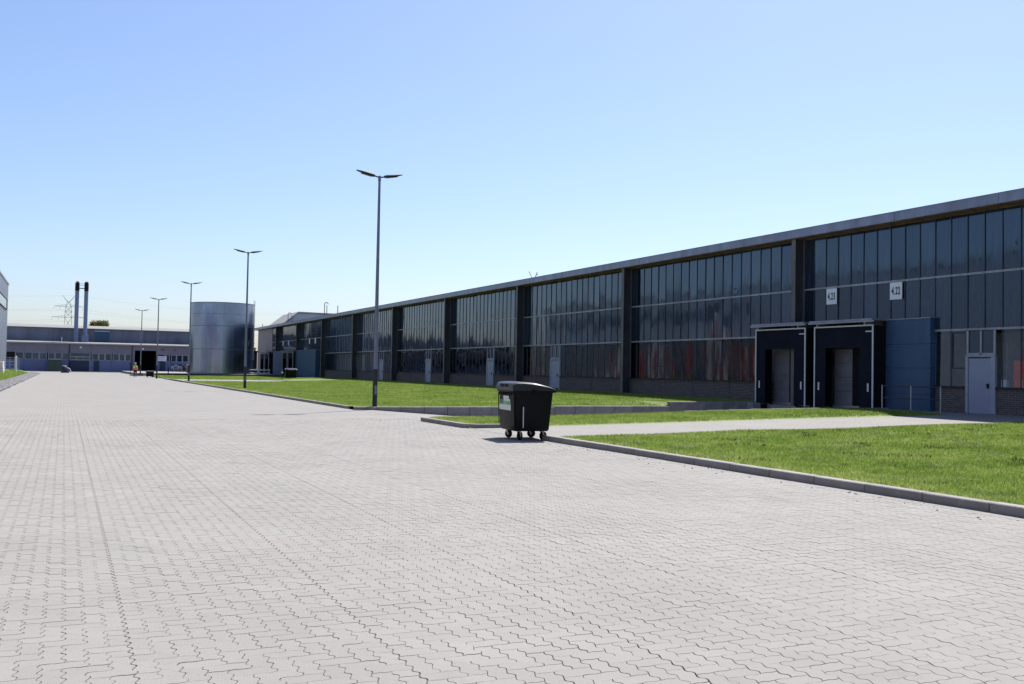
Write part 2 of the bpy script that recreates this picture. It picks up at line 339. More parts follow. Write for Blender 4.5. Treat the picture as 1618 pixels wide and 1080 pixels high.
# ------------------------------------------------------------------ heights of the terrain
def z_path(x): return 0.33 * np.clip((np.asarray(x, float) - 10.6) / 20, 0, 1.1)
def z_lawn_near(x, y):
    p = z_path(x) + 0.012; t = sm((20.15 - np.asarray(y, float)) / 0.8)
    return p + t * -p + t * (0.112 + 0.235 * np.clip((np.asarray(x, float) - 10.45) / 20, 0, 1.1) + 0.03 * np.sin(np.asarray(x) * .9) * np.sin(np.asarray(y) * .7) * np.clip((np.asarray(x) - 11.5) / 3, 0, 1))
def z_strip(x, y):
    p = z_path(x) + 0.012; t = sm((np.asarray(y, float) - 24.5) / 0.8)
    return p + (np.maximum(0.112 + 0.24 * sm((np.asarray(x, float) - 12) / 15), p) - p) * t
def z_lawn_far(x, y):
    x = np.asarray(x, float); y = np.asarray(y, float); tp = np.where(x < 18.6, .115, np.where(x < 24.95, .15, .345)) - .006
    t = sm((y - 36.3) / 3); return tp * (1 - t) + t * (0.10 + 0.27 * sm((np.asarray(x, float) - 17) / 11) + 0.02 * np.sin(np.asarray(x) * .7) * np.sin(np.asarray(y) * .4) * np.clip((np.asarray(x) - 11.5) / 3, 0, 1))
def z_left(x, y): return 0.02 + 0.5 * sm((-3.9 - np.asarray(x, float)) / 2.6)
def z_ramp(x): return -0.072 * np.clip(np.asarray(x, float) - 10.9, 0, 18)

def sheet(name, x0, x1, y0, y1, zf, nx, ny, m, parent=None, xcut=None):
    X = np.linspace(x0, x1, nx + 1); Y = np.linspace(y0, y1, ny + 1); A, B = np.meshgrid(X, Y)
    Z = zf(A, B) if callable(zf) else np.full_like(A, zf)
    V = np.stack([A.ravel(), B.ravel(), Z.ravel()], 1)
    i = np.arange(nx)[None] + np.arange(ny)[:, None] * (nx + 1); i = i.ravel()
    F = np.stack([i, i + 1, i + nx + 2, i + nx + 1], 1)
    t = rng.random(len(V)) * 0.4
    return tag(obj(name, fast(name, V, F, m, t), parent), kind='structure')

# ------------------------------------------------------------------ ground, road, paving
W = 31.08            # plane of the hall's glazing
sheet('ground', -900, 900, -300, 2500, -1.7, 4, 4, 'ground')
A_ = 0.115; YF = 3.0 + 235 * A_
road = sheet('road', -12, 10.3, YF - 0.06, 190, -0.0055, 10, 40, 'paving')
sheet('road_bed', -12, 10.3, -45, YF, -0.011, 4, 4, 'joint')
sheet('forecourt', 10.3, 31.5, 113.0, 190, -0.006, 6, 20, 'paving')
sheet('path', 10.3, 31.0, 20.1, 24.6, lambda a, b: z_path(a), 30, 4, 'paving')
sheet('dock_ramp', 10.3, 30.4, 28.2, 36.1, lambda a, b: z_ramp(a) - 0.004, 30, 4, 'paving')
sheet('yard_apron', 27.2, 31.0, 24.6, 28.4, lambda a, b: z_path(a) - 0.004, 6, 4, 'paving')
sheet('cross_path', 10.3, 21, 96, 106, 0.118, 6, 2, 'paving')

# interlocking zigzag pavers laid in herringbone
def paver_outline(cells_w, cells_h, inset):
    h = 0.0135; hh = 0.0045
    def prof(horizontal, flip):
        ts = ((0, 0), (0.27, h), (0.42, h * .75), (0.58, -h * .75), (0.73, -h))
        return ts
    P = []
    W_, H_ = cells_w, cells_h
    for i in range(W_):                       # bottom, left to right
        for t, o in prof(1, 0): P.append(((i + t) * A_, o * hh / h))
    for j in range(H_):                       # right, upwards
        for t, o in prof(0, 0): P.append((W_ * A_ + o, (j + t) * A_))
    for i in range(W_, 0, -1):                # top, right to left
        for t, o in (((1.0), 0), (0.73, -h), (0.58, -h * .75), (0.42, h * .75), (0.27, h)): P.append(((i - 1 + t) * A_, H_ * A_ + o * hh / h))
    for j in range(H_, 0, -1):
        for t, o in (((1.0), 0), (0.73, -h), (0.58, -h * .75), (0.42, h * .75), (0.27, h)): P.append((o, (j - 1 + t) * A_))
    P = np.array(P); c = np.array([W_ * A_ / 2, H_ * A_ / 2])
    # inset along vertex normals
    nx = np.roll(P, -1, 0) - np.roll(P, 1, 0); n = np.stack([-nx[:, 1], nx[:, 0]], 1); n /= np.linalg.norm(n, axis=1)[:, None]
    return P + n * inset - c
def paver_template(w_, h_):
    lo = paver_outline(w_, h_, 0.0006); hi = paver_outline(w_, h_, 0.0021); n = len(lo)
    for q in (lo, hi): q[:, 0] -= np.sign(q[:, 0]) * 0.0009; q[:, 1] += np.sign(q[:, 1]) * 0.0003
    V = np.concatenate([np.c_[lo, np.full(n, -0.008)], np.c_[hi, np.zeros(n)]])
    # a flat top as a triangle fan needs a centre vertex
    V = np.concatenate([V, [[0, 0, 0.0]]])
    i = np.arange(n); j = (i + 1) % n
    F = np.concatenate([np.stack([i, j, n + j], 1), np.stack([i, n + j, n + i], 1), np.stack([n + i, n + j, np.full(n, 2 * n)], 1)])
    return V, F
TPL = {'h': paver_template(2, 1), 'v': paver_template(1, 2), 's': paver_template(1, 1)}
X0P, Y0P = 0.39 - 40 * A_, 3.0 - 13 * A_
blocks = []
ni = int((10.28 - X0P) / A_); nj = 248
SEAM = 12; SE0 = 40 % SEAM
for j in range(nj):
    for i in range(ni):
        k = (i + j) % 4
        if k == 0:
            if (i + 1) % SEAM == SE0 or (i + 1) == ni: blocks += [('s', i, j), ('s', i + 1, j)] if i + 1 < ni else [('s', i, j)]
            else: blocks.append(('h', i, j))
        elif k == 2: blocks.append(('v', i, j) if j + 1 < nj else ('s', i, j))
        elif k == 1 and i == 0: blocks.append(('s', i, j))
        elif k == 3 and j == 0: blocks.append(('s', i, j))
typ = np.array([b[0] for b in blocks]); gi = np.array([b[1] for b in blocks]); gj = np.array([b[2] for b in blocks])
cx_ = X0P + (gi + np.where(typ == 'h', 1.0, 0.5)) * A_; cy_ = Y0P + (gj + np.where(typ == 'v', 1.0, 0.5)) * A_
rs = (gi - SE0) % SEAM
cl_ = (gi - SE0) // SEAM; off_ = (cl_ * 7) % 10
cy_ = cy_ + np.where(((gj + off_) % 10 == 0) & (np.sin(cl_ * 12.9 + ((gj + off_) // 10) * 78.2) > -.2), 0.0024, 0)
cx_ = cx_ + np.where(rs == 0, 0.0015, 0) - np.where((rs == SEAM - 1) & (typ != 'h'), 0.0015, 0)
cx_ = cx_ + rng.normal(0, 0.0004, len(cx_)); cy_ = cy_ + rng.normal(0, 0.00035, len(cx_))
keep = visible(cx_, cy_, 0, 1.15, 2.4); typ, cx_, cy_ = typ[keep], cx_[keep], cy_[keep]
dist = np.hypot(cx_, cy_); inframe = visible(cx_, cy_, 0, 0.97, 0.0)
order = np.argsort(np.where(inframe, dist, dist + 100)); near = order[:300]; rest = order[300:]
cz_ = rng.normal(0, 0.0005, len(cx_)) + 0.004 * np.sin(cx_ * 1.3) * np.sin(cy_ * .9)
cz_ = cz_ - 0.0035
tilt = rng.normal(0, 0.004, (len(cx_), 2)); tone = rng.random(len(cx_))
pm = {}
for t in 'hvs':
    V, F = TPL[t]; pm[t] = fast('paver', V, F, 'paver', np.zeros(len(V)))
for q in near:
    obj('paver', pm[typ[q]], road, (cx_[q], cy_[q], cz_[q]), (tilt[q, 1], tilt[q, 0], random.gauss(0, .003)))
VV, FF, TT = [], [], []; base = 0
for t in 'hvs':
    idx = rest[typ[rest] == t]; V, F = TPL[t]; n = len(V)
    P = V[None] + np.stack([cx_[idx], cy_[idx], cz_[idx]], 1)[:, None]
    P[:, :, 2] += V[None, :, 0] * tilt[idx, 0][:, None] + V[None, :, 1] * tilt[idx, 1][:, None]
    VV.append(P.reshape(-1, 3)); FF.append((F[None] + (np.arange(len(idx)) * n)[:, None, None]).reshape(-1, 3) + base)
    TT.append(np.repeat(tone[idx], n)); base += len(idx) * n
tag(obj('paver', fast('paver', np.concatenate(VV), np.concatenate(FF), 'paver', np.concatenate(TT)), road), kind='stuff')

# ------------------------------------------------------------------ lawns
sheet('lawn', 10.44, 31.0, -12, 20.15, lambda a, b: z_lawn_near(a, b) - 0.01, 40, 60, 'soil')
sheet('lawn', 10.30, 29.0, 24.5, 28.25, lambda a, b: z_strip(a, b) - 0.01, 40, 8, 'soil')
sheet('lawn', 10.44, 30.9, 36.2, 96, lambda a, b: z_lawn_far(a, b) - 0.01, 40, 90, 'soil')
sheet('lawn', 10.44, 30.9, 106, 113, lambda a, b: z_lawn_far(a, b) - 0.01, 30, 14, 'soil')
sheet('lawn', 21, 30.9, 96, 106, lambda a, b: z_lawn_far(a, b) - 0.01, 20, 4, 'soil')
sheet('lawn', 10.6, 30.9, 113, 146, lambda a, b: 0.08 + 0 * a, 20, 14, 'soil')
sheet('lawn', -8.5, -3.9, 30, 160, lambda a, b: z_left(a, b) - 0.01, 16, 60, 'soil')

def blades(name, x0, x1, y0, y1, zf, dens, ref, hgt, wid, m='grass', mask=None, lean=1.1, flat=False, vis=True):
    n = int((x1 - x0) * (y1 - y0) * dens)
    x = rng.uniform(x0, x1, n); y = rng.uniform(y0, y1, n)
    k = visible(x, y, 0.1, 1.1) if vis else np.ones(n, bool)
    if mask is not None: k &= mask(x, y)
    x, y = x[k], y[k]; d = np.hypot(x, y); sc = np.clip(d / ref, 1, 6)
    k = rng.random(len(x)) < 1 / sc ** 1.7; x, y, sc = x[k], y[k], sc[k]; n = len(x)
    z = zf(x, y) - 0.012
    a = rng.uniform(0, 2 * np.pi, n); h = hgt * rng.uniform(0.45, 1.15, n) * np.minimum(sc, 1.5); wd = wid * sc ** 0.85 * rng.uniform(.6, 1.3, n)
    dx, dy = np.cos(a) * wd / 2, np.sin(a) * wd / 2
    b = rng.uniform(0, 2 * np.pi, n); ln = h * rng.uniform(0, lean, n) if not flat else h * 2.0
    V = np.empty((n, 3, 3)); V[:, 0] = np.stack([x - dx, y - dy, z], 1); V[:, 1] = np.stack([x + dx, y + dy, z], 1)
    V[:, 2] = np.stack([x + np.cos(b) * ln, y + np.sin(b) * ln, z + h], 1)
    t = np.repeat(np.clip(rng.random(n) + 0.7 * np.exp(-np.abs(x - 10.45) / .22), 0, 1.8), 3)
    o = obj(name, fast(name, V.reshape(-1, 3), np.arange(3 * n).reshape(-1, 3), m, t))
    return tag(o, kind='stuff')
tag(blades('grass', 10.5, 31, 5, 20.2, z_lawn_near, 4600, 11, 0.042, 0.009), 'mown green grass of the lawn beside the near kerb', 'grass')
tag(blades('grass', 10.45, 28.9, 24.62, 28.2, z_strip, 2600, 20, 0.055, 0.011), 'strip of green grass between the path and the dock ramp', 'grass')
tag(blades('grass', 10.47, 30.7, 36.25, 95.9, z_lawn_far, 650, 38, 0.06, 0.02), 'wide green lawn grass below the glazed hall', 'grass')
tag(blades('grass', 10.65, 30.7, 106.1, 145.8, lambda a, b: np.where(b < 113, z_lawn_far(a, b), 0.08), 160, 60, 0.08, 0.045), 'far lawn grass in front of the steel tank', 'grass')
tag(blades('grass', -6.4, -4.1, 50, 150, z_left, 250, 60, 0.1, 0.04, vis=True), 'grass bank along the gravel edge at far left', 'grass')
def patch(x, y):
    f = np.sin(x * 1.7 + 1.1 * np.sin(y * 1.3)) * np.sin(y * 2.1 + np.sin(x * .9)) + 0.5 * np.sin(x * 4.1) * np.sin(y * 3.7)
    return f > 0.6
tag(blades('clover', 10.6, 29, 6, 20.0, z_lawn_near, 520, 14, 0.045, 0.036, 'clover', patch, 0.9), 'pale clover leaves scattered in the near lawn', 'clover')
def patch2(x, y): return np.sin(x * 2.3 + 4 + np.sin(y * 1.9)) * np.sin(y * 1.6 + 2 + np.sin(x * 1.4)) > 0.8
tag(blades('weed', 10.7, 29, 6, 20.0, z_lawn_near, 300, 14, 0.05, 0.04, 'weed', patch2, 1.4), 'dark broad leaved weeds in the near lawn', 'weed')
tag(blades('clover', 10.6, 28, 37, 75, z_lawn_far, 60, 40, 0.05, 0.06, 'clover', patch, 0.9), 'pale clover flecks in the lawn below the hall', 'clover')

# gravel at the left edge of the road
ico = bmesh.new(); bmesh.ops.create_icosphere(ico, subdivisions=1, radius=1)
IV = np.array([v.co[:] for v in ico.verts]); IF = np.array([[v.index for v in f.verts] for f in ico.faces]); ico.free()
def rocks(name, n, x, y, z, r0, r1, label, m='stone', flat=.65):
    P = IV[None] * rng.uniform(.75, 1.25, (n, len(IV), 1)) * rng.uniform(r0, r1, (n, 1, 1)) * np.array([1, 1, flat]) * rng.uniform(.7, 1.3, (n, 1, 3))
    P = P + np.stack([x, y, z], 1)[:, None]
    F = IF[None] + (np.arange(n) * len(IV))[:, None, None]
    return tag(obj(name, fast(name, P.reshape(-1, 3), F.reshape(-1, 3), m, np.zeros(n * len(IV)))), label, name, kind='stuff')
n = 5200; y = rng.uniform(44, 158, n) ** 1.0; x = rng.uniform(-4.3, -3.15, n)
rocks('gravel', n, x, y, 0.02 + 0.10 * (-3.15 - x), 0.05, 0.13, 'grey gravel strip along the left edge of the paving')
n = 60; yy = rng.uniform(6, 20, n); rocks('grit', n, 10.2 - np.abs(rng.normal(0, .35, n)), yy, np.full(n, 0.002), 0.006, 0.016, 'small stones scattered on the paving by the kerb')

# ------------------------------------------------------------------ kerbs
def kerb(pts, zt, top=0.14, name='kerb', step=1.0, inward=1):
    root = struct('kerb')
    for (p, q) in zip(pts[:-1], pts[1:]):
        p = Vector(p); q = Vector(q); L = (q - p).length; d = (q - p) / L; nrm = Vector((d.y, -d.x)) * inward
        c = max(1, round(L / step)); s = L / c; a = math.atan2(d.y, d.x)
        for i in range(c):
            o = MB().cbox((0.003, 0, -0.25), (s - 0.003, top, zt), 0.012).build('kerb_stone', 'kerb', root)
            if inward > 0: o.scale.y = -1
            pos = p + d * (s * i); o.location = (pos.x, pos.y, random.uniform(-.003, .003)); o.rotation_euler.z = a + random.uniform(-.0015, .0015)
    return root
kerb([(10.3, -12), (10.3, 20.1)], 0.12, 0.17)
kerb([(11.3, 24.42), (10.5, 24.5), (10.2, 24.8), (10.2, 28.3)], 0.12)
kerb([(10.2, 28.3), (26.2, 28.3)], 0.125, 0.14, inward=-1) if False else None
kerb([(10.3, 37.2), (10.3, 95.9)], 0.11, 0.12)
kerb([(10.3, 106), (10.3, 113), (11.2, 114.2)], 0.11, 0.12)
kerb([(8.2, 140), (10.3, 140), (10.3, 146)], 0.13, 0.2)

# concrete retaining wall on the far side of the dock ramp
rw = thing('retaining_wall', 'low grey concrete block wall edging the lawn along the sunken dock ramp', 'wall', (10.3, 36.1, 0))
x = 10.3; k = 0
while x < 29.6:
    L = 0.99; top = 0.115 if x < 18.6 else (0.15 if x < 24.95 else 0.345)
    if x < 10.5: L = 0.9
    MB().cbox((0.008, 0, -1.6), (L - 0.008, 0.22 if x < 24.95 else 0.3, top), 0.012).build('wall_block', 'wallc', rw, (x - 10.3, random.uniform(-.004, .004), random.uniform(-.003, .003)))
    x += L; k += 1
MB().box((29.4 - 10.3, -0.45, -1.6), (29.85 - 10.3, -0.003, 0.32)).build('end_pier', 'wallc', rw)
rw2 = thing('ramp_wall', 'low concrete wall edging the grass strip on the near side of the dock ramp', 'wall', (10.4, 28.25, 0))
x = 0.0
while x < 19.0:
    MB().cbox((0.004, 0, -1.6), (0.986, 0.14, float(z_strip(10.4 + x, 28)) + (0.0 if x < 9 else 0.045)), 0.01).build('wall_block', 'wallc', rw2, (x, 0, 0)); x += 0.99

# ------------------------------------------------------------------ the glazed hall
BAY = 14.9; C0 = 34.2; PW = BAY / 20; YE = 171.5
hall = thing('warehouse_hall', 'long dark glazed warehouse hall with steel columns, dock doors and grey roof edge', 'warehouse', (W, C0, 0.3))
HO = Vector((-W, -C0, -0.3))
def hp(mb, name, m, parent=None, smooth=False):
    o = mb.build(name, m, parent or hall, HO if parent is None else (0, 0, 0), smooth); return o
ROWS = [(1.335, 3.46), (3.535, 5.575), (5.655, 8.02)]
DOORS = [(58.0, 59.42, 57.0), (69.2, 70.55, 0), (83.5, 84.95, 0), (98.1, 99.6, 0), (24.02, 25.3, 0)]
DOCKS = [(32.95, 36.35), (29.0, 32.4), (142.6, 146.0), (138.6, 142.0), (160.6, 164.0), (156.6, 160.0)]
ANNEX = [(26.75, 29.0), (126.4, 138.0), (147.0, 155.0)]
def blocked(y, r):
    for a, b, _ in DOORS:
        if r == 0 and a - 0.02 < y < b + 0.02: return True
    for a, b in DOCKS + ANNEX:
        if r == 0 and a < y < b: return True
    return False
pane_me = {}
for r, (z0, z1) in enumerate(ROWS):
    pane_me[r] = MB().box((0, -PW / 2 + 0.018, -(z1 - z0) / 2), (0.012, PW / 2 - 0.018, (z1 - z0) / 2)).mesh('pane'); pane_me[r].materials.append(M['clear' if r == 0 else 'glass'])
sv, sf, sm_ = [], [], []
nsingle = 0
for bay in range(-3, 9):
    yb = C0 + bay * BAY
    for i in range(20):
        y = yb + (i + 0.5) * PW
        if y > 158.5 or y < -5: continue
        for r, (z0, z1) in enumerate(ROWS):
            if blocked(y, r): continue
            tz, ty = random.gauss(0, .006), random.gauss(0, .004)
            zc = (z0 + z1) / 2
            if -1 <= bay <= 3 and y > 21.8 and nsingle < 298:
                o = obj('pane', pane_me[r], hall, (0, y - C0, zc - 0.3), (0, ty, tz)); nsingle += 1
            else:
                b = len(sv); hw = PW / 2 - .018; hz = (z1 - z0) / 2
                for a_, c_ in ((-1, -1), (1, -1), (1, 1), (-1, 1)): sv.append((W - a_ * hw * tz + c_ * hz * ty, y + a_ * hw, zc + c_ * hz))
                sf.append((b, b + 3, b + 2, b + 1)); sm_.append(1 if r == 0 else 0)
me = bpy.data.meshes.new('pane'); me.from_pydata(sv, [], sf); me.materials.append(M['glass']); me.materials.append(M['clear']); me.polygons.foreach_set('material_index', sm_)
tag(obj('pane', me, hall, HO), kind='stuff')
for bay in range(-3, 9):
    yb = C0 + bay * BAY; ye = min(yb + BAY, 158.6)
    if yb > 158: continue
    # column: front flange, web, back flange
    c = hp(MB().box((W - .56, yb - .011, .2), (W - .03, yb + .011, 7.98)), 'column', 'steel')
    for x0, x1 in ((W - .585, W - .56), (W - .03, W - .008)):
        f_ = MB().box((x0, yb - .13, .2), (x1, yb + .13, 7.985)).build('flange', 'flange', c)
    for zz in (ROWS[0][1], ROWS[1][1]):
        segs = []; y = yb + 0.14
        mbt = MB()
        for i in range(20):
            a, b = max(yb + .14, yb + i * PW + .012), min(ye - .14, yb + (i + 1) * PW - .012)
            if b <= a: continue
            if zz < 4 and any(p - .3 < (a + b) / 2 < q + .3 for p, q in DOCKS + ANNEX): continue
            mbt.box((W - .05, a, zz), (W - .005, b, zz + .08))
        if mbt.v: hp(mbt, 'transom', 'trans')
    hp(MB().box((W - .035, yb + .14, 7.93), (W - .004, ye - .14, 8.0)), 'head_rail', 'soffit')
mull_me = {}
def mullion(y, z0, z1):
    key = (round(z0, 2), round(z1, 2))
    if key not in mull_me:
        mm = MB().box((-.03, -.0145, 0), (.006, .0145, z1 - z0)).mesh('mullion'); mm.materials.append(M['mull']); mull_me[key] = mm
    obj('mullion', mull_me[key], hall, (0, y - C0, z0 - .3))
for bay in range(-2, 9):
    for i in range(1, 20):
        y = C0 + bay * BAY + i * PW
        if y > 158.5 or y < 10: continue
        z0 = 1.3
        if any(a - .1 < y < b + .1 for a, b in DOCKS + ANNEX): z0 = 3.45
        elif any(a < y < b for a, b, _ in DOORS): z0 = 3.45
        mullion(y, z0, 8.0)
# opening casements in the lowest row (dark frames)
for bay, ii in ((-1, (8,)), (0, (3, 8, 15)), (1, (2, 7, 16)), (2, (4, 15)), (3, (3, 17))):
    for i in ii:
        y = C0 + bay * BAY + i * PW; 
        if blocked(y + PW / 2, 0): continue
        fr = MB()
        for a, b, z0, z1 in ((.03, .075, 2.0, 3.42), (PW - .075, PW - .03, 2.0, 3.42), (.075, PW - .075, 3.36, 3.42), (.075, PW - .075, 2.0, 2.05)):
            fr.box((W - .03, y + a, z0), (W - .002, y + b, z1))
        hp(fr, 'casement_frame', 'mull')
# plinth, sill, backing wall, roof
def spans(y0, y1, cuts):
    out = []; y = y0
    for a, b in sorted(cuts):
        if a > y: out.append((y, min(a, y1)))
        y = max(y, b)
    if y < y1: out.append((y, y1))
    return out
cuts = [(a, b) for a, b, _ in DOORS] + DOCKS + ANNEX
for bay in range(-2, 9):
    yb = C0 + bay * BAY
    for s, e in spans(yb + .14, min(yb + BAY - .14, 158.5), [c for c in cuts if c[1] > yb and c[0] < yb + BAY]):
        if e - s < .1: continue
        n_ = max(1, round((e - s) / 3.6)); L = (e - s) / n_
        for i in range(n_): hp(MB().box((W - .03, s + i * L + .02, .0), (W + .3, s + (i + 1) * L - .02, 1.262)), 'plinth_panel', 'brick')
        hp(MB().box((W - .10, s, 1.262), (W + .1, e, 1.335)), 'sill', 'sill')
hp(MB().box((W + .05, -25, 3.47), (W + 60, 171.4, 8.0)), 'core_wall', 'dark')
hp(MB().box((W + 2.2, -25, 0), (W + 60, 171.4, 3.46)), 'back_wall', 'inner'); hp(MB().box((W + .31, -25, .1), (W + 2.19, 171.4, .3)), 'floor', 'inner')
def hanging(y0, y1, z0, z1, m, d):
    n_ = max(2, int((y1 - y0) / .1)); pr = [(W + d + .05 * math.sin(i * 1.9 + y0), y0 + (y1 - y0) * i / n_) for i in range(n_ + 1)]
    pr = pr + [(x + .02, y) for x, y in reversed(pr)]
    hp(MB().prism(pr, 'z', z0, z1), 'hanging', m)
hr = random.Random(5)
for ya, yb, dens in ((21.0, 23.7, .8), (36.6, 49.0, .92), (49.3, 63.6, .8), (64.2, 78.5, .3), (79, 108, .2)):
    y = ya
    while y < yb:
        wd = hr.uniform(.25, .85)
        if hr.random() < dens:
            hanging(y, min(y + wd, yb), 1.36, hr.uniform(2.3, 3.42), hr.choice(('redc', 'redc', 'redc', 'palec', 'greyc') if ya < 49.2 else ('redc', 'redc', 'redc', 'redc', 'palec')) if ya < 60 else hr.choice(('greyc', 'palec')), hr.uniform(.06, .12))
        if hr.random() < .25: hp(MB().cbox((W + .12, y, 1.34), (W + .16, y + .3, 1.34 + hr.uniform(.12, .3)), .005), 'paper_box', 'plate')
        y += wd + hr.uniform(0, .5)
hp(MB().box((W - .70, -25, 8.0), (W + 60.4, YE, 8.3)), 'roof', 'roof')
y = 23.4 - 4.75 * 10
while y < YE - .1:
    e = min(y + 4.75, YE)
    hp(MB().prism([(W - .735, 7.985), (W - .735, 8.345), (W - .69, 8.345), (W - .69, 7.985)], 'y', y + .008, e - .008), 'fascia_panel', 'fascia')
    hp(MB().box((W - .755, y + .008, 8.345), (W - .5, e - .008, 8.372)), 'coping', 'fascia')
    y += 4.75
hp(MB().box((W - .68, -25, 7.955), (W + .04, YE, 7.998)), 'soffit', 'soffit')
# tan end panels
y = 158.7
while y < YE - .2:
    hp(MB().box((W - .06, y + .01, .2), (W + .05, y + 1.58, 7.97)), 'end_panel', 'tan'); y += 1.6
# personnel doors
def person_door(a, b, near=False):
    d0, d1 = a + .18, b - .12
    leaf = hp(MB().cbox((W - .06, d0, .335), (W, d1, 2.40), .008), 'door', 'door')
    fr = MB()
    for p, q, z0, z1 in ((a, d0 - .004, .33, 2.45), (d1 + .004, b, .33, 2.45), (a, b, 2.455, 2.52)): fr.box((W - .09, p, z0), (W + .02, q, z1))
    fr.build('frame', 'frame', leaf)
    MB().box((W - .10, d0 + .10, 1.28), (W - .062, d0 + .17, 1.46)).box((W - .13, d0 + .06, 1.40), (W - .10, d0 + .2, 1.425)).build('handle', 'black', leaf)
    MB().box((W - .066, d1 - .03, .6), (W - .0605, d1 - .01, .72)).box((W - .066, d1 - .03, 2.1), (W - .0605, d1 - .01, 2.22)).build('hinge', 'greym', leaf)
    MB().box((W, a + .02, 2.53), (W + .012, b - .02, 3.44)).build('light', 'glass', leaf)
    g = MB(); mid = (a + b) / 2
    for p, q, z0, z1 in ((a + .02, a + .10, 2.53, 3.44), (b - .10, b - .02, 2.53, 3.44), (mid - .03, mid + .03, 2.53, 3.44), (a + .1, b - .1, 2.53, 2.6)): g.box((W - .05, p, z0), (W - .003, q, z1))
    g.build('light_frame', 'frame', leaf)
for a, b, _ in DOORS: person_door(a, b)
# dock shelters
def dock(a, b, zt=3.80, zb=.30, xf=None):
    xf = xf or W - .98; o0, o1, oz = a + .75, b - .68, 2.85
    d = hp(MB(), 'dock_shelter', 'curtain') if False else None
    m_ = MB()
    for p, q, z0, z1 in ((a + .06, o0, zb, oz), (o1, b - .06, zb, oz), (a + .06, b - .06, oz, zt - .07)): m_.box((xf + .02, p, z0), (xf + .05, q, z1))
    d = hp(m_, 'dock_shelter', 'curtain')
    MB().box((xf + .05, a + .03, zb), (W - .02, a + .08, zt - .03)).box((xf + .05, b - .08, zb), (W - .02, b - .03, zt - .03)).box((xf + .05, a + .08, zt - .08), (W - .02, b - .08, zt - .03)).build('side_panel', 'black', d)
    MB().box((xf - .005, a, zb - .05), (xf + .04, a + .055, zt)).box((xf - .005, b - .055, zb - .05), (xf + .04, b, zt)).box((xf - .006, a + .056, zt - .055), (xf + .04, b - .056, zt + .001)).build('frame', 'whitem', d)
    for yy in (a + .24, b - .32): MB().box((xf + .012, yy, 1.02), (xf + .0195, yy + .085, 1.36)).build('guide_mark', 'whitem', d)
    MB().box((xf + .012, a + .09, 3.50), (xf + .0195, a + .42, 3.545)).build('maker_plate', 'whitem', d)
    # recessed sectional door with horizontal joints
    for i in range(4):
        z0 = .38 + i * .615
        MB().cbox((W - .16, a + 1.92, z0), (W - .1, b - .40, z0 + .605), .008).build('door_section', 'dockdoor', d)
    MB().box((W - .2, a + .09, .1), (W - .1, a + 1.9, 2.9)).build('jamb_pad', 'black', d)
    MB().box((W - .3, a + .45, .1), (W - .1, b - .45, .375)).build('leveller', 'greym', d)
    for yy in (a + .35, b - .6): MB().cbox((xf - .02, yy, -.12), (xf + .25, yy + .25, .26), .02).build('bumper', 'black', d)
    MB().box((xf + .26, a + .02, -1.6), (W + .04, b - .02, .24)).build('pit_wall', 'wallc', d)
    ca = MB().cbox((xf - .25, a - .15, zt + .17), (W - .02, b + .06, zt + .245), .012); ca.build('canopy', 'fascia', d)
    MB().box((xf - .22, a - .22, zt + .10), (xf - .17, b + .14, zt + .165)).box((xf - .15, a + .3, zt + .0), (W - .03, a + .36, zt + .165)).box((xf - .15, b - .36, zt + .0), (W - .03, b - .3, zt + .165)).build('canopy_bracket', 'greym', d)
    return d
for a, b in DOCKS: dock(a, b)
MB()
# blue clad annexes beside the docks
for k, (a, b) in enumerate(ANNEX):
    xf = W - .28 if k == 0 else W - .6
    n_ = max(1, round((b - a) / 2.4)); L = (b - a) / n_
    for i in range(n_):
        for z0, z1 in ((.3, .97), (.98, 2.02), (2.03, 2.98), (2.99, 3.98)):
            hp(MB().cbox((xf, a + i * L + .006, z0), (W + .04, a + (i + 1) * L - .006, z1), .008), 'cladding_panel', 'blue')
    hp(MB().box((xf - .03, a - .02, 3.985), (W + .03, b + .02, 4.03)), 'capping', 'fascia')
# number signs
def number_sign(yc, txt, z0=4.85, z1=5.56):
    s = hp(MB().box((W - .075, yc - .315, z0), (W - .06, yc + .315, z1)), 'number_sign', 'plate')
    if txt:
        t = obj('numerals', text_mesh(txt, .44, 'ink', .010), s); t.rotation_euler = (math.pi / 2, 0, -math.pi / 2); t.location = (W - .0785, yc, (z0 + z1) / 2 - .01); t.scale = (.53, 1.0, 1)
    return s
number_sign(32.30, '4.23'); number_sign(28.66, '4.22')
for yc in (132.3, 128.9, 150.0, 146.0): number_sign(yc, None, 4.9, 5.6)
MB_n = hp(MB().box((W - .062, 22.55, 1.62), (W - .052, 22.85, 1.98)), 'notice', 'plate')
# roof lantern
hp(MB().prism([(W + .8, 8.31), (W + 3.2, 10.35), (W + 46, 9.9), (W + 46, 8.31)], 'y', 154.5, 166), 'roof_lantern', 'clad')
hp(MB().prism([(W + .6, 8.32), (W + .45, 8.42), (W + 3.15, 10.62), (W + 46.2, 10.15), (W + 46.2, 9.92), (W + 3.2, 10.37)], 'y', 154.2, 166.2), 'lantern_roof', 'roof')
def vent(x, y, z, h, bend=True):
    b = MB().tube((x, y, z), (x, y, z + h), .05)
    if bend:
        p = Vector((x, y, z + h))
        for i in range(5):
            a = math.pi * (i + 1) / 5; q = Vector((x + .25 - .25 * math.cos(a), y, z + h + .25 * math.sin(a))); b.tube(p, q, .05); p = q
    hp(b, 'vent_pipe', 'steel')
vent(W + .6, 150, 8.3, 1.6); vent(W + .9, 148.6, 8.3, 1.3, False); vent(W + 1, 128.5, 8.3, 2.0); vent(W + 1.2, 128.0, 8.3, 1.8, False); vent(W + 1, 121.5, 8.3, 1.4, False); vent(W + .4, 170, 8.3, .8, False)
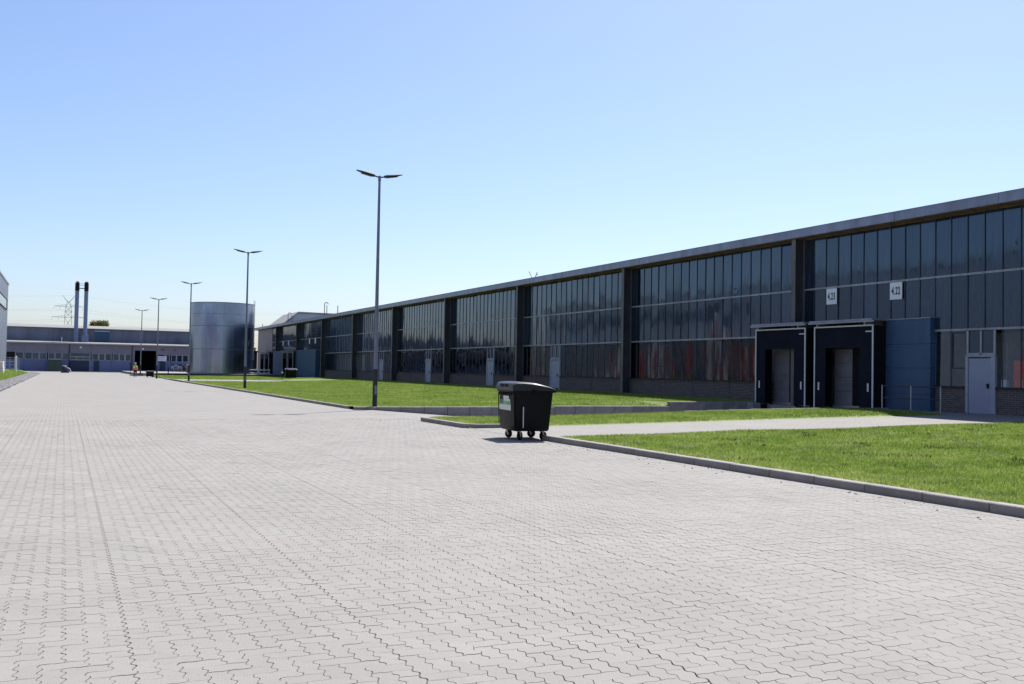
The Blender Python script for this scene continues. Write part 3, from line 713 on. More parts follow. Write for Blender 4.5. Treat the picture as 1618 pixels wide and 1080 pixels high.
b = MB().tube((W + .3, 63, 8.3), (W + .3, 63.8, 9.1), .025).tube((W + .3, 63, 8.3), (W + .3, 62.4, 8.95), .025).tube((W + .3, 62.6, 8.73), (W + .3, 62.3, 8.75), .02); hp(b, 'aerial', 'steel')

# railing beside the blue annex
rl = thing('guard_railing', 'thin grey guard railing in front of the blue cladding by the docks', 'railing', (30.15, 27.1, .3))
for yy in (1.45, 0, -1.4): MB().tube((0, yy, -.02), (0, yy, 1.02), .022).build('post', 'zinc', rl)
for zz in (.98, .5): MB().tube((0, -1.4, zz), (0, 1.45, zz), .018).build('rail', 'steel', rl)

# ------------------------------------------------------------------ street lamps
def make_lamp():
    root = thing('street_lamp', 'x', 'street lamp', group='double headed street lamps along the road')
    MB().tube((0, 0, -.1), (0, 0, 1.5), .095, .092, 16).build('pole_base', 'lampd', root, smooth=True)
    MB().tube((0, 0, 1.5), (0, 0, 9.12), .082, .048, 16).tube((0, 0, 9.0), (0, 0, 9.2), .06, .055, 12).build('pole', 'lamp', root, smooth=True)
    MB().box((-.045, -.0975, .5), (.045, -.09, .85)).build('service_door', 'lamp', root)
    for s in (-1, 1):
        hd = MB()
        rings = []
        for t, hw, th in ((.0, .085, .05), (.08, .15, .06), (.3, .17, .05), (.6, .13, .035), (.75, .05, .02)):
            x = .2 + t; zc = 9.15 + x * .2
            rings.append([(s * x, hw * math.cos(a), zc + th * math.sin(a)) for a in np.linspace(0, 2 * math.pi, 12, endpoint=False)])
        h = hd.loft(rings).build('luminaire', 'lampd', root, smooth=True)
        MB().tube((s * .03, 0, 9.14), (s * .24, 0, 9.195), .028).build('arm', 'lampd', h)
        MB().prism([(s * .32, 9.157), (s * .75, 9.243), (s * .75, 9.235), (s * .32, 9.149)], 'y', -.1, .1).build('lens', 'lens', h)
    return root
lamp = make_lamp()
LP = [(11.17, 36.35), (11.0, 65.2), (10.6, 93.3), (9.75, 117), (9.75, 143)]
LL = ['nearest and tallest double headed street lamp, on the lawn corner behind the waste container', 'second nearest double headed street lamp, in front of the steel tank',
      'double headed street lamp at the left edge of the steel tank', 'fourth double headed street lamp along the road, beside the far dark doorway', 'farthest and smallest double headed street lamp, beside the worker']
for i, (x, y) in enumerate(LP):
    o = lamp if i == 0 else copy_tree(lamp)
    o.location = (x, y, .1 if i < 3 else .02); o['label'] = LL[i]

# ------------------------------------------------------------------ waste containers
def rrect(wx, y0, y1, z, r=.07, n=4):
    pts = []; x0, x1 = -wx / 2, wx / 2
    for cx, cy, a0 in ((x1 - r, y1 - r, 0), (x0 + r, y1 - r, 90), (x0 + r, y0 + r, 180), (x1 - r, y0 + r, 270)):
        for i in range(n + 1):
            a = math.radians(a0 + 90 * i / n); pts.append((cx + r * math.cos(a), cy + r * math.sin(a), z))
    return pts
def make_bin(stickers=True):
    root = thing('waste_container', 'x', 'waste container', group='black wheeled waste containers')
    body = MB().loft([rrect(1.18, -.46, .36, .215), rrect(1.22, -.49, .39, .26), rrect(1.27, -.50, .46, 1.05), rrect(1.28, -.505, .47, 1.12), rrect(1.37, -.545, .52, 1.125, .05), rrect(1.37, -.545, .52, 1.19, .05)])
    b = body.build('body', 'binp', root, smooth=True)
    for i in range(8):
        x = -.56 + i * .16; MB().prism([(-.505, 1.12), (-.54, 1.12), (-.505, 1.02)], 'x', x - .012, x + .012).build('rib', 'binp', b)
    for x in (-.635, .60): MB().prism([(-.515, 1.1), (-.53, 1.1), (-.5, .34), (-.485, .34)], 'x', x, x + .035).build('corner_rib', 'binp', b)
    for s in (-1, 1):
        MB().tube((s * .69, -.02, 1.16), (s * .80, -.02, 1.16), .03, .03, 12).tube((s * .79, -.02, 1.16), (s * .81, -.02, 1.16), .045, .045, 12).build('trunnion', 'binp', b)
    # lid: convex from the front lip down to the hinge
    prof = [(-.56, 1.17), (-.565, 1.26), (-.54, 1.335), (-.48, 1.365), (-.3, 1.375), (-.1, 1.36), (.12, 1.325), (.34, 1.27), (.5, 1.21), (.545, 1.185), (.545, 1.165)]
    ring = lambda x, k: [(x, y, 1.165 + (z - 1.165) * k) for y, z in prof]
    ld = MB().loft([ring(-.695, .80), ring(-.66, .97), ring(-.3, 1.0), ring(.3, 1.0), ring(.66, .97), ring(.695, .80)]).build('lid', 'lid', root, smooth=True)
    for x in (-.3, .06): MB().box((x, -.575, 1.25), (x + .22, -.566, 1.315)).build('grip', 'black', ld)
    for x in (-.45, .45):
        MB().tube((x - .12, .56, 1.18), (x + .12, .56, 1.18), .032, .032, 10).build('hinge', 'lid', ld)
    MB().tube((-.62, .575, 1.235), (.62, .575, 1.235), .016).tube((-.6, .5, 1.19), (-.6, .575, 1.235), .016).tube((.6, .5, 1.19), (.6, .575, 1.235), .016).build('push_handle', 'black', ld)
    # castors
    for (x, y, a) in ((-.46, -.33, .5), (.46, -.33, 2.3), (-.46, .24, 1.0), (.46, .24, 2.0)):
        wx, wy = x + .05 * math.cos(a), y + .05 * math.sin(a); ax = Vector((-math.sin(a), math.cos(a), 0))
        c = Vector((wx, wy, .10))
        wh = MB().tube(c - ax * .024, c + ax * .024, .10, .10, 20).build('wheel', 'black', root, smooth=True)
        MB().tube(c - ax * .027, c + ax * .027, .032, .032, 12).build('hub', 'greym', wh)
        fk = MB(); t = Vector((x, y, .225))
        for s in (-1, 1):
            p = c + ax * (.034 * s); q = t + ax * (.034 * s); u = Vector((math.cos(a), math.sin(a), 0)) * .03
            fk.add([p - u * .6, p + u * .6, q + u, q - u, p - u * .6 + ax * .006 * s, p + u * .6 + ax * .006 * s, q + u + ax * .006 * s, q - u + ax * .006 * s], [(0, 1, 2, 3), (7, 6, 5, 4), (0, 4, 5, 1), (1, 5, 6, 2), (2, 6, 7, 3), (3, 7, 4, 0)])
        fk.tube(t - Vector((0, 0, .02)), t + Vector((0, 0, .03)), .05, .05, 10)
        fk.build('fork', 'zinc', wh)
    MB().tube((.56, -.54, .30), (.72, -.50, .285), .014).tube((.705, -.30, .30), (.715, -.505, .285), .012).build('pedal', 'black', b)
    MB().tube((.71, -.30, .30), (.705, -.30, .79), .012).build('pedal_rod', 'whitem', b)
    if stickers:
        def dec(x0, x1, z0, z1, m, nm, e):
            yb0 = -.493 - (z0 - .32) / .73 * .01 - e; yb1 = -.493 - (z1 - .32) / .73 * .01 - e
            MB().add([(x0, yb0, z0), (x1, yb0, z0), (x1, yb1, z1), (x0, yb1, z1), (x0, yb0 + .003, z0), (x1, yb0 + .003, z0), (x1, yb1 + .003, z1), (x0, yb1 + .003, z1)],
                     [(0, 1, 2, 3), (7, 6, 5, 4), (0, 4, 5, 1), (1, 5, 6, 2), (2, 6, 7, 3), (3, 7, 4, 0)]).build(nm, m, b)
        dec(-.56, .36, .69, .82, 'sticker', 'sticker', .006); dec(-.56, -.26, .823, .93, 'stickd', 'sticker', .006)
        dec(-.257, .34, .823, .90, 'stickg', 'sticker', .006); dec(-.23, .30, .903, .955, 'sticker', 'sticker', .0065); dec(-.24, .2, .958, 1.03, 'sticker', 'sticker', .006)
    return root
b1 = make_bin(True); b1.location = (10.12, 20.6, .0); b1.rotation_euler.z = math.radians(-97.9)
b1['label'] = 'large black wheeled waste container with green and white sticker, standing by the near kerb'
b2 = make_bin(False); b2.location = (23.9, 110.9, float(z_lawn_far(23.9, 110.9)) - .18); b2.rotation_euler.z = math.radians(172)
b2['label'] = 'far black wheeled waste container on the lawn in front of the blue dock annex'
b3 = make_bin(False); b3.location = (9.75, 126.5, 0); b3.scale = (.72, .62, .62); b3.rotation_euler.z = math.radians(175)
b3['label'] = 'small low black bin on the kerb beside the far street lamps'

# ------------------------------------------------------------------ steel tank on its slab
slab = MB().cbox((9.6, 146.2, -.3), (30.2, 189.5, .36), .02).build('concrete_slab', 'kerb'); MB().box((9.58, 146.1, -.3), (30.2, 146.19, .30)).build('slab_edge_shade', 'sill', slab)  # thin dark strip on the front face paints in the slab's shade
tag(slab, 'raised concrete slab with front edge darkened for shade carrying the steel tank', 'slab')
tk = thing('steel_tank', 'tall round silver steel tank standing left of the hall', 'tank', (22.0, 152.0, .36))
R_ = 4.78; zs = [0, 3.75, 7.25, 10.75]
for k in range(3):
    for i in range(18):
        a0 = 2 * math.pi * i / 18 + .07; a1 = a0 + 2 * math.pi / 18 - .0025; v = []; n_ = 5
        for rr in (R_, R_ - .04):
            for zz in (zs[k] + .012, zs[k + 1] - .012):
                for j in range(n_):
                    a = a0 + (a1 - a0) * j / (n_ - 1); v.append((rr * math.cos(a), rr * math.sin(a), zz))
        f = [(j, j + 1, n_ + j + 1, n_ + j) for j in range(n_ - 1)] + [(2 * n_ + j, 3 * n_ + j, 3 * n_ + j + 1, 2 * n_ + j + 1) for j in range(n_ - 1)]
        f += [(j, 2 * n_ + j, 2 * n_ + j + 1, j + 1) for j in range(n_ - 1)] + [(n_ + j, n_ + j + 1, 3 * n_ + j + 1, 3 * n_ + j) for j in range(n_ - 1)]
        MB().add(v, f).build('shell_panel', 'tank', tk, smooth=True)
def ring(r, z0, z1, m, nm, n=72): return MB().tube((0, 0, z0), (0, 0, z1), r, r, n).build(nm, m, tk, smooth=True)
ring(R_ - .045, 0, 10.72, 'tanks', 'core'); ring(R_ + .06, 10.72, 10.82, 'tanks', 'top_ring')
for z in zs[1:3]: ring(R_ + .03, z - .04, z + .04, 'tanks', 'seam_band')
ring(R_ + .1, -.02, .12, 'tanks', 'base_ring')
for z in (9.05,): ring(R_ + .012, z, z + .05, 'tanks', 'hoop')
ld = MB(); ang = math.radians(-28)
for s in (-.25, .25):
    px, py = (R_ + .2) * math.cos(ang) - s * math.sin(ang), (R_ + .2) * math.sin(ang) + s * math.cos(ang); ld.tube((px, py, 2.2), (px, py, 11.4), .03)
for i in range(30):
    z = 2.4 + i * .3; p = [((R_ + .2) * math.cos(ang) - s * math.sin(ang), (R_ + .2) * math.sin(ang) + s * math.cos(ang), z) for s in (-.25, .25)]; ld.tube(p[0], p[1], .018, n=5)
ld.build('ladder', 'greym', tk)
rail = MB(); ps = [((R_ - .1) * math.cos(a), (R_ - .1) * math.sin(a)) for a in np.linspace(-.9, .3, 9)]
for x, y in ps: rail.tube((x, y, 10.8), (x, y, 11.35), .018, n=5)
# filter vessel and guard rails by the hall's end
fv = thing('filter_vessel', 'dark upright filter vessel beside the far end of the hall', 'vessel', (27.6, 157, .36))
MB().tube((0, 0, 0), (0, 0, 3.5), .72, .72, 24).build('shell', 'steel', fv, smooth=True)
MB().tube((0, 0, 3.5), (0, 0, 3.75), .85, .85, 24).build('rim', 'black', fv, smooth=True)
MB().tube((.8, -.3, .3), (.8, -.3, 3.3), .06).build('downpipe', 'whitem', fv)
MB().tube((-.2, 0, 3.7), (-.2, 0, 4.9), .06).tube((-.2, 0, 4.9), (.3, 0, 5.0), .06).build('pipe', 'zinc', fv)
gr = thing('pipe_barrier', 'two thick pale horizontal barrier pipes in front of the filter vessel', 'barrier', (27.0, 149.5, .36))
for x in (-1.9, 0, 1.9): MB().tube((x, 0, 0), (x, 0, .72), .06).build('post', 'greym', gr)
for z in (.62, .12): MB().cbox((-2.0, -.13, z), (2.0, -.06, z + .16), .02).build('rail', 'whitem', gr)
mk = thing('marker_post', 'short post with pale round head at the end of the cross path', 'post', (21.6, 104.5, .18))
MB().tube((0, 0, 0), (0, 0, .75), .03).build('stake', 'black', mk); MB().tube((0, -.04, .82), (0, .04, .82), .1, .1, 12).build('head', 'whitem', mk)

# ------------------------------------------------------------------ far building across the end of the road
YB = 190.0
fb = thing('far_building', 'low grey-blue industrial building with lean-to and window band closing the road', 'building', (5, YB, .1))
FO = Vector((-5, -YB, -.1))
def fp(mb, name, m, parent=None): return mb.build(name, m, parent or fb, FO if parent is None else (0, 0, 0))
fX = lambda xz: -6.35 + .0214 * (xz - 195)
GATE = (fX(535), fX(695)); DOORW = (11.9, 15.63)
fp(MB().box((-30, YB + .25, .05), (DOORW[0], YB + 30, 5.1)).box((DOORW[1], YB + .25, .05), (34, YB + 30, 5.1)).box((DOORW[0], YB + .25, 4.17), (DOORW[1], YB + 30, 5.1)).box((DOORW[0], YB + 8, .05), (DOORW[1], YB + 9, 4.17)), 'core_wall', 'dark')
x = -30.0
edges = sorted([-30, -24, -18, -12, fX(125) - .3, fX(190), fX(362), fX(530), GATE[0], GATE[1], fX(862), fX(1020), 11.44])
for a, b in zip(edges[:-1], edges[1:]):
    if b - a < .12: continue
    if abs(a - GATE[0]) > .01:
        fp(MB().box((a + .02, YB, .08), (b - .02, YB + .24, 2.17)), 'lower_panel', 'lilac')
    fp(MB().box((a + .01, YB + .02, 3.45), (b - .01, YB + .24, 5.12)), 'upper_panel', 'mauve')
for a, b in ((15.66, 18.6), (18.6, 22), (22, 28), (28, 34)):
    fp(MB().box((a + .02, YB, .08), (b - .02, YB + .24, 2.17)), 'lower_panel', 'lilac'); fp(MB().box((a + .01, YB + .02, 3.45), (b - .01, YB + .24, 5.12)), 'upper_panel', 'mauve')
fp(MB().box((11.46, YB + .01, .08), (11.9, YB + .24, 5.12)), 'pier', 'mauve'); fp(MB().box((11.9, YB + .02, 4.18), (15.63, YB + .24, 5.12)), 'upper_panel', 'mauve')
wins = [(125, 185), (195, 250), (252, 302), (305, 358), (372, 420), (425, 472), (480, 528), (707, 757), (762, 808), (812, 860), (873, 920), (925, 968), (972, 1018), (1290, 1335), (1350, 1390), (1395, 1440), (1445, 1490)]
for xa, xb in wins:
    a, b = fX(xa), fX(xb); wdw = fp(MB().box((a + .03, YB + .1, 2.24), (b - .03, YB + .12, 3.40)), 'window', 'glass')
    f_ = MB()
    for p, q, z0, z1 in ((a - .04, a + .06, 2.19, 3.44), (b - .06, b + .04, 2.19, 3.44), (a + .06, b - .06, 2.19, 2.26), (a + .06, b - .06, 3.38, 3.44)): f_.box((p, YB + .04, z0), (q, YB + .14, z1))
    f_.build('window_frame', 'frame', wdw)
g = fp(MB().box((GATE[0] + .05, YB + .03, .09), (GATE[1] - .05, YB + .12, 2.12)), 'roller_gate', 'navy')
f_ = MB()
for p, q, z0, z1 in ((GATE[0], GATE[0] + .07, 2.1, 3.44), (GATE[1] - .12, GATE[1], .1, 3.44), (GATE[0] + .07, GATE[1] - .12, 2.15, 2.28), (GATE[0] + .07, GATE[1] - .12, 2.72, 2.85), (GATE[0] + 1.1, GATE[0] + 1.17, 2.28, 2.72), (GATE[0] + 2.2, GATE[0] + 2.27, 2.28, 2.72)): f_.box((p, YB - .02, z0), (q, YB + .1, z1))
f_.build('gate_frame', 'frame', g); MB().box((GATE[0], YB + .12, 2.2), (GATE[1], YB + .2, 3.45)).build('gate_glazing', 'glass', g)
for a, b in ((fX(722), fX(766)), (16.3, 17.3)): fp(MB().cbox((a, YB - .03, .1), (b, YB - .004, 2.15), .005), 'door', 'navy')
sg = fp(MB().box((15.9, YB - .06, 2.28), (17.5, YB - .03, 3.22)), 'wall_sign', 'plate')
for z in (3.0, 2.85, 2.6): MB().box((16.05, YB - .066, z), (16.05 + (1.2 if z > 2.7 else .8), YB - .0605, z + .06)).build('sign_line', 'greym', sg)
for xx in (fX(618), 13.3): fp(MB().box((xx - .17, YB - .12, 4.36), (xx + .17, YB, 4.64)), 'wall_lamp', 'plate')
for xx in (16.6, 17.0, 19.0): fp(MB().box((xx - .08, YB - .2, 4.3), (xx + .08, YB, 4.46)), 'wall_lamp', 'black')
for xx in (fX(530), 11.44): fp(MB().tube((xx, YB - .08, .1), (xx, YB - .08, 5.1), .07), 'downpipe', 'steel')
fp(MB().prism([(YB - .5, 5.16), (YB - .5, 5.26), (YB + 6, 5.68), (YB + 6, 5.5), (YB - .3, 5.1)], 'x', -30, 34), 'lean_to_roof', 'eave')
fp(MB().box((-30, YB - .56, 5.06), (34, YB - .505, 5.2)), 'gutter', 'greym')
x = -30.0
while x < 33:
    fp(MB().box((x + .02, YB + 6, 5.4), (x + 3.98, YB + 6.2, 8.1)), 'clerestory_panel', 'upper'); x += 4
fp(MB().box((-30, YB + 6.25, 5.3), (34, YB + 40, 8.1)), 'upper_core', 'dark')
fp(MB().prism([(YB + 5.7, 8.08), (YB + 5.7, 8.2), (YB + 24, 9.35), (YB + 42, 8.2), (YB + 42, 8.08)], 'x', -30, 34), 'upper_roof', 'eave')
fp(MB().box((5.2, YB + 5.9, 5.75), (7.65, YB + 5.97, 7.7)), 'louvre_panel', 'blue'); fp(MB().box((5.1, YB + 5.8, 7.7), (7.75, YB + 5.97, 7.78)), 'louvre_hood', 'plate')
for xx in (-.5,): fp(MB().tube((xx, YB + 4, 5.5), (xx, YB + 4, 6.4), .06), 'vent_pipe', 'plate')
for k, xx in enumerate((1.86, 3.42)):
    st = thing('exhaust_stack', ('left' if k == 0 else 'right') + ' one of two tall blue-grey steel chimney stacks with black rounded top', 'chimney', (xx, 194.5, 5.5), group='twin chimney stacks on the far building')
    MB().tube((0, 0, -.05), (0, 0, 9.6), .36, .36, 20).build('pipe', 'stack', st, smooth=True)
    b = MB(); prev = None
    rings = [[(r * math.cos(a), r * math.sin(a), z) for a in np.linspace(0, 2 * math.pi, 20, endpoint=False)] for r, z in ((.38, 9.6), (.38, 11.0), (.34, 11.2), (.24, 11.34), (.08, 11.4))]
    b.loft(rings).build('cap', 'black', st, smooth=True)
    if k == 1: MB().cbox((-.6, -.5, 0), (.6, .5, 1.35), .02).build('duct_box', 'stack', st)
    else:
        m_ = MB()
        for z in (10.1, 10.62, 10.95): m_.tube((.37, 0, z), (1.19, 0, z), .03 if z > 10.2 else .08)
        m_.build('bridge', 'black', st)
gc = thing('green_container', 'dark green metal container standing against the far building', 'container', (-1.5, 188.2, .1))
MB().cbox((-1.05, -.7, 0), (1.05, .7, 2.12), .03).build('box', 'green', gc)
for s in (-.52, .52): MB().cbox((s - .46, -.74, .12), (s + .46, -.705, 2.0), .01).build('door', 'green', gc)
MB().cbox((-1.1, -.76, 2.12), (1.1, .74, 2.2), .02).build('roof', 'greym', gc)

# scooters, crate, posts
def scooter(name, label, x, y, rz, pale, grp=None):
    s = thing(name, label, 'scooter', (x, y, .36 if y > 146 and x > 9.6 else .0), rz, grp)
    for yy in (-.62, .62):
        wh = MB().tube((-.06, yy, .27), (.06, yy, .27), .27, .27, 18).build('wheel', 'black', s, smooth=True)
        MB().tube((-.065, yy, .27), (.065, yy, .27), .15, .15, 12).build('rim', 'zinc', wh)
    body = MB().loft([[(sx * w_, y_ + dy, z) for sx, dy in ((-1, -.1), (1, -.1), (1, .1), (-1, .1))] for w_, y_, z in ((.12, -.5, .35), (.2, -.45, .5), (.2, -.4, .72), (.13, -.4, .8))]).box((-.16, -.35, .28), (.16, .35, .36))
    body.loft([[(sx * w_, y_ + dy, z) for sx, dy in ((-1, -.05), (1, -.05), (1, .06), (-1, .06))] for w_, y_, z in ((.18, .42, .3), (.24, .4, .6), (.2, .44, .95), (.1, .46, 1.08))])
    body.build('body', 'scoot' if pale else 'scootd', s, smooth=True)
    MB().cbox((-.15, -.78, .8), (.15, -.15, .88), .03).build('seat', 'black', s)
    MB().tube((-.34, .38, 1.06), (.34, .38, 1.06), .02).tube((0, .42, .3), (0, .62, .27), .04).build('handlebar', 'black', s)
    MB().prism([(.5, 1.0), (.4, 1.45), (.385, 1.45), (.48, 1.0)], 'x', -.2, .2).build('windscreen', 'glass', s)
    MB().tube((0, .5, .93), (0, .56, .93), .08, .08, 12).build('headlight', 'whitem', s)
    MB().cbox((-.16, -1.0, .84), (.16, -.78, 1.1), .03).build('top_box', 'scoot' if pale else 'black', s)
    return s
for k, (x, y, p) in enumerate(((18.0, 183.0, 1), (18.75, 182.6, 1), (19.4, 183, 1), (20.05, 182.8, 0))):
    scooter('motor_scooter', ('leftmost pale scooter of the row parked against the far building', 'second pale scooter from the left in the row by the far building', 'third pale scooter, next to the dark one, by the far building', 'dark scooter at the right end of the row beside the brown crate')[k], x, y, math.pi + .5 * (k % 2) - .25, p, 'scooters parked at the far building')
hp_ = thing('tarp_heap', 'low dark tarp covered heap with a pale curved pipe before the green container', 'heap', (.2, 173, -.002))
rg = []
for t, z in ((1, 0), (.93, .35), (.78, .75), (.5, 1.05), (.2, 1.2)):
    rg.append([((.62 + .1 * math.sin(3 * a + z * 4)) * t * math.cos(a) - .1 * z, (.5 + .07 * math.sin(2 * a)) * t * math.sin(a), z) for a in np.linspace(0, 2 * math.pi, 18, endpoint=False)])
MB().loft(rg).build('tarp', 'scootd', hp_, smooth=True)
b = MB(); p_ = Vector((.35, -.55, .85))
for q_ in ((.62, -.55, .72), (.8, -.55, .48), (.88, -.55, .2), (.9, -.55, .0)): b.tube(p_, q_, .055); p_ = Vector(q_)
b.build('pipe', 'whitem', hp_); MB().cbox((-.4, -.52, 1.12), (.25, -.3, 1.2), .02).build('board', 'whitem', hp_)
cr = thing('wooden_crate', 'tall brown wooden crate beside the parked scooters', 'crate', (19.4, 170.5, .36))
for i in range(7):
    MB().cbox((-.5, -.45, .02 + i * .25), (.5, -.41, .25 + i * .25), .006).build('plank', 'wood', cr); MB().cbox((.46, -.40, .02 + i * .25), (.5, .45, .25 + i * .25), .006).build('plank', 'wood', cr)
MB().box((-.45, -.4, 0), (.45, .45, 1.74)).build('lining', 'wood', cr); MB().cbox((-.55, -.5, 1.76), (.55, .5, 1.85), .01).build('lid', 'wood', cr)
MB().box((-.48, -.47, 1.28), (.48, -.452, 1.4)).build('strap', 'plate', cr)
sp = thing('sign_post', 'thin post with dark round sign standing left of the worker', 'sign', (8.35, 141.5, .12))
MB().tube((0, 0, -.05), (0, 0, 1.5), .035).build('post', 'black', sp); MB().tube((0, -.05, 1.55), (0, -.02, 1.55), .17, .17, 16).build('disc', 'navy', sp)
bo = thing('bollard', 'dark slim bollard on the slab before the blue door', 'bollard', (14.3, 152, .36)); MB().tube((0, 0, 0), (0, 0, .9), .07, .06, 12).build('shaft', 'black', bo); MB().tube((0, 0, .9), (0, 0, .96), .08, .05, 12).build('cap', 'black', bo)

# ------------------------------------------------------------------ worker in a high visibility vest
def skin_mesh(name, pts, edges, rad, root=0, sub=2):
    me = bpy.data.meshes.new(name); me.from_pydata(pts, edges, []); o = bpy.data.objects.new(name, me); COL.objects.link(o)
    md = o.modifiers.new('s', 'SKIN'); 
    for i, r in enumerate(rad): me.skin_vertices[0].data[i].radius = (r, r) if not isinstance(r, tuple) else r
    me.skin_vertices[0].data[root].use_root = True
    sb = o.modifiers.new('u', 'SUBSURF'); sb.levels = sub; sb.render_levels = sub
    out = bpy.data.meshes.new_from_object(o.evaluated_get(bpy.context.evaluated_depsgraph_get())); bpy.data.objects.remove(o)
    out.polygons.foreach_set('use_smooth', [True] * len(out.polygons)); return out
pts = [(0, 0, .95), (0, 0, 1.15), (0, 0, 1.36), (0, 0, 1.47), (0, -.01, 1.56), (0, -.02, 1.66), (0, -.01, 1.74),
       (-.1, 0, .9), (-.12, -.1, .5), (-.12, .02, .09), (-.12, -.12, .04), (.1, 0, .9), (.11, .1, .5), (.11, .22, .1), (.11, .1, .05),
       (-.19, 0, 1.4), (-.26, .05, 1.15), (-.25, -.07, .92), (-.245, -.12, .83), (.19, 0, 1.4), (.26, -.03, 1.15), (.25, -.15, .94), (.245, -.2, .85)]
ed = [(0, 1), (1, 2), (2, 3), (3, 4), (4, 5), (5, 6), (0, 7), (7, 8), (8, 9), (9, 10), (0, 11), (11, 12), (12, 13), (13, 14), (2, 15), (15, 16), (16, 17), (17, 18), (2, 19), (19, 20), (20, 21), (21, 22)]
rd = [.15, .14, .15, .07, .06, .1, .07, .1, .065, .045, .04, .1, .065, .045, .04, .07, .05, .04, .035, .07, .05, .04, .035]
bm_ = skin_mesh('person', pts, ed, rd); bm_.materials.append(M['skin']); bm_.materials.append(M['trous']); bm_.materials.append(M['teal'])
for p in bm_.polygons: p.material_index = 1 if p.center.z < .62 else (2 if p.center.z < 1.46 and p.center.z > .9 and abs(p.center.x) < .2 else 0)
pe = obj('person', bm_, None, (8.0, 126.0, 0)); tag(pe, 'person in yellow and orange safety vest and dark shorts walking on the road', 'person')
def tor(z0, z1, rx, ry, m, nm, grow=.0):
    rings = [[((rx + grow * t) * math.cos(a), (ry + grow * t) * math.sin(a) - .005, z0 + (z1 - z0) * t) for a in np.linspace(0, 2 * math.pi, 20, endpoint=False)] for t in (0, .33, .66, 1)]
    MB().loft(rings).build(nm, m, pe, smooth=True)
tor(1.16, 1.45, .225, .175, 'vest', 'vest_top', .005); tor(.9, 1.158, .232, .175, 'orange', 'vest_bottom'); tor(.62, .898, .215, .16, 'shorts', 'shorts', -.01)
MB().box((-.06, -.19, .98), (.06, -.176, 1.4)).build('shirt_front', 'teal', pe)
MB().loft([[(r * math.cos(a), r * math.sin(a) + .0, z) for a in np.linspace(0, 2 * math.pi, 14, endpoint=False)] for r, z in ((.105, 1.68), (.115, 1.73), (.095, 1.79), (.03, 1.825))]).build('hair', 'hair', pe, smooth=True)

# ------------------------------------------------------------------ left building and things beside it
lb = thing('clad_building', 'tall silver metal clad building at the left edge with a narrow window band', 'building', (-6.6, 136.5, .4))
LO = Vector((6.6, -136.5, -.4))
def lp(mb, name, m, parent=None): return mb.build(name, m, parent or lb, LO if parent is None else (0, 0, 0))
lp(MB().box((-45, -30, 0), (-6.75, 136.4, 11.4)), 'core_wall', 'clad')
y = -30.0; GY = [48, 55, 62, 69, 76, 83, 90, 97, 104, 111]
while y < 136.4:
    e = min(y + 3.0, 136.5)
    pr = []; n_ = max(1, int((e - y) / .3))
    for i in range(n_):
        s = y + (e - y) * i / n_; q = (e - y) / n_; pr += [(-6.70, s + .01), (-6.66, s + .03), (-6.66, s + q * .55), (-6.70, s + q * .65)]
    pr += [(-6.70, e - .01), (-6.75, e - .01), (-6.75, y + .01)]
    lp(MB().prism(pr, 'z', .2, 11.4), 'cladding_panel', 'clad'); y += 3.0
lp(MB().box((-45, -30, 11.4), (-6.58, 136.6, 11.62)), 'parapet', 'greym')
wb = lp(MB().box((-6.65, 84, 8.15), (-6.60, 132.8, 9.25)), 'window_band', 'glass')
MB().box((-6.655, 83.9, 9.26), (-6.56, 132.9, 9.34)).box((-6.655, 83.9, 8.06), (-6.56, 132.9, 8.14)).box((-6.655, 132.81, 8.15), (-6.56, 132.9, 9.25)).build('band_frame', 'black', wb)
for y, hw, zt, m_ in ((50.6, .8, 4.6, 'red'), (74, .9, 5.2, 'red'), (77.2, .5, 4.4, 'whitem'), (79.5, 1.1, 6.4, 'red'), (83, .7, 5.0, 'whitem'), (85.5, 1.3, 5.0, 'red'), (88.2, .5, 7.2, 'red'), (90.4, .6, 8.0, 'whitem'), (93, 1.2, 5.4, 'red'),
                      (96.2, .6, 5.0, 'blue'), (98.6, 1.0, 5.0, 'red'), (101.6, .6, 5.2, 'whitem'), (104, 1.1, 4.6, 'red'), (107.2, .6, 5.0, 'red'), (109.6, .7, 4.8, 'whitem'), (112, .8, 4.4, 'red')):
    g = lp(MB().cbox((-6.65, y - hw, .5), (-6.56, y + hw, zt), .01), 'gate', m_)
    MB().box((-6.66, y - hw - .1, .5), (-6.55, y - hw - .01, zt + .1)).box((-6.66, y + hw + .01, .5), (-6.55, y + hw + .1, zt + .1)).build('gate_frame', 'whitem', g)
lp(MB().box((-44, 136.45, .2), (-6.7, 136.52, 11.4)), 'end_wall', 'clad')
fn = thing('yard_fence', 'thin grey metal railing fence between the left building and the far building', 'fence', (-6.2, 137.6, .5))
for i in range(4): MB().tube((-.6 + i * .52, 0, -.1), (-.6 + i * .52, 0, 1.75), .03).build('post', 'greym', fn)
for z in (.3, .75, 1.2, 1.68): MB().tube((-.6, 0, z), (.96, 0, z), .022).build('rail', 'greym', fn)
wp = thing('white_post', 'stout white post at the end of the yard fence', 'post', (-5.25, 130, .4)); MB().tube((0, 0, -.1), (-.03, 0, 1.9), .11, .11, 12).build('shaft', 'whitem', wp); MB().tube((-.03, 0, 1.9), (-.03, 0, 1.98), .12, .09, 12).build('cap', 'whitem', wp)
sk = thing('slab_stack', 'stack of pale slabs against the left building', 'slab stack', (-6.15, 113.5, .42))
for i in range(5): MB().cbox((-.4, -1.2, i * .26), (.4 + random.uniform(-.05, .05), 1.2, i * .26 + .2), .02).build('slab', 'whitem', sk)

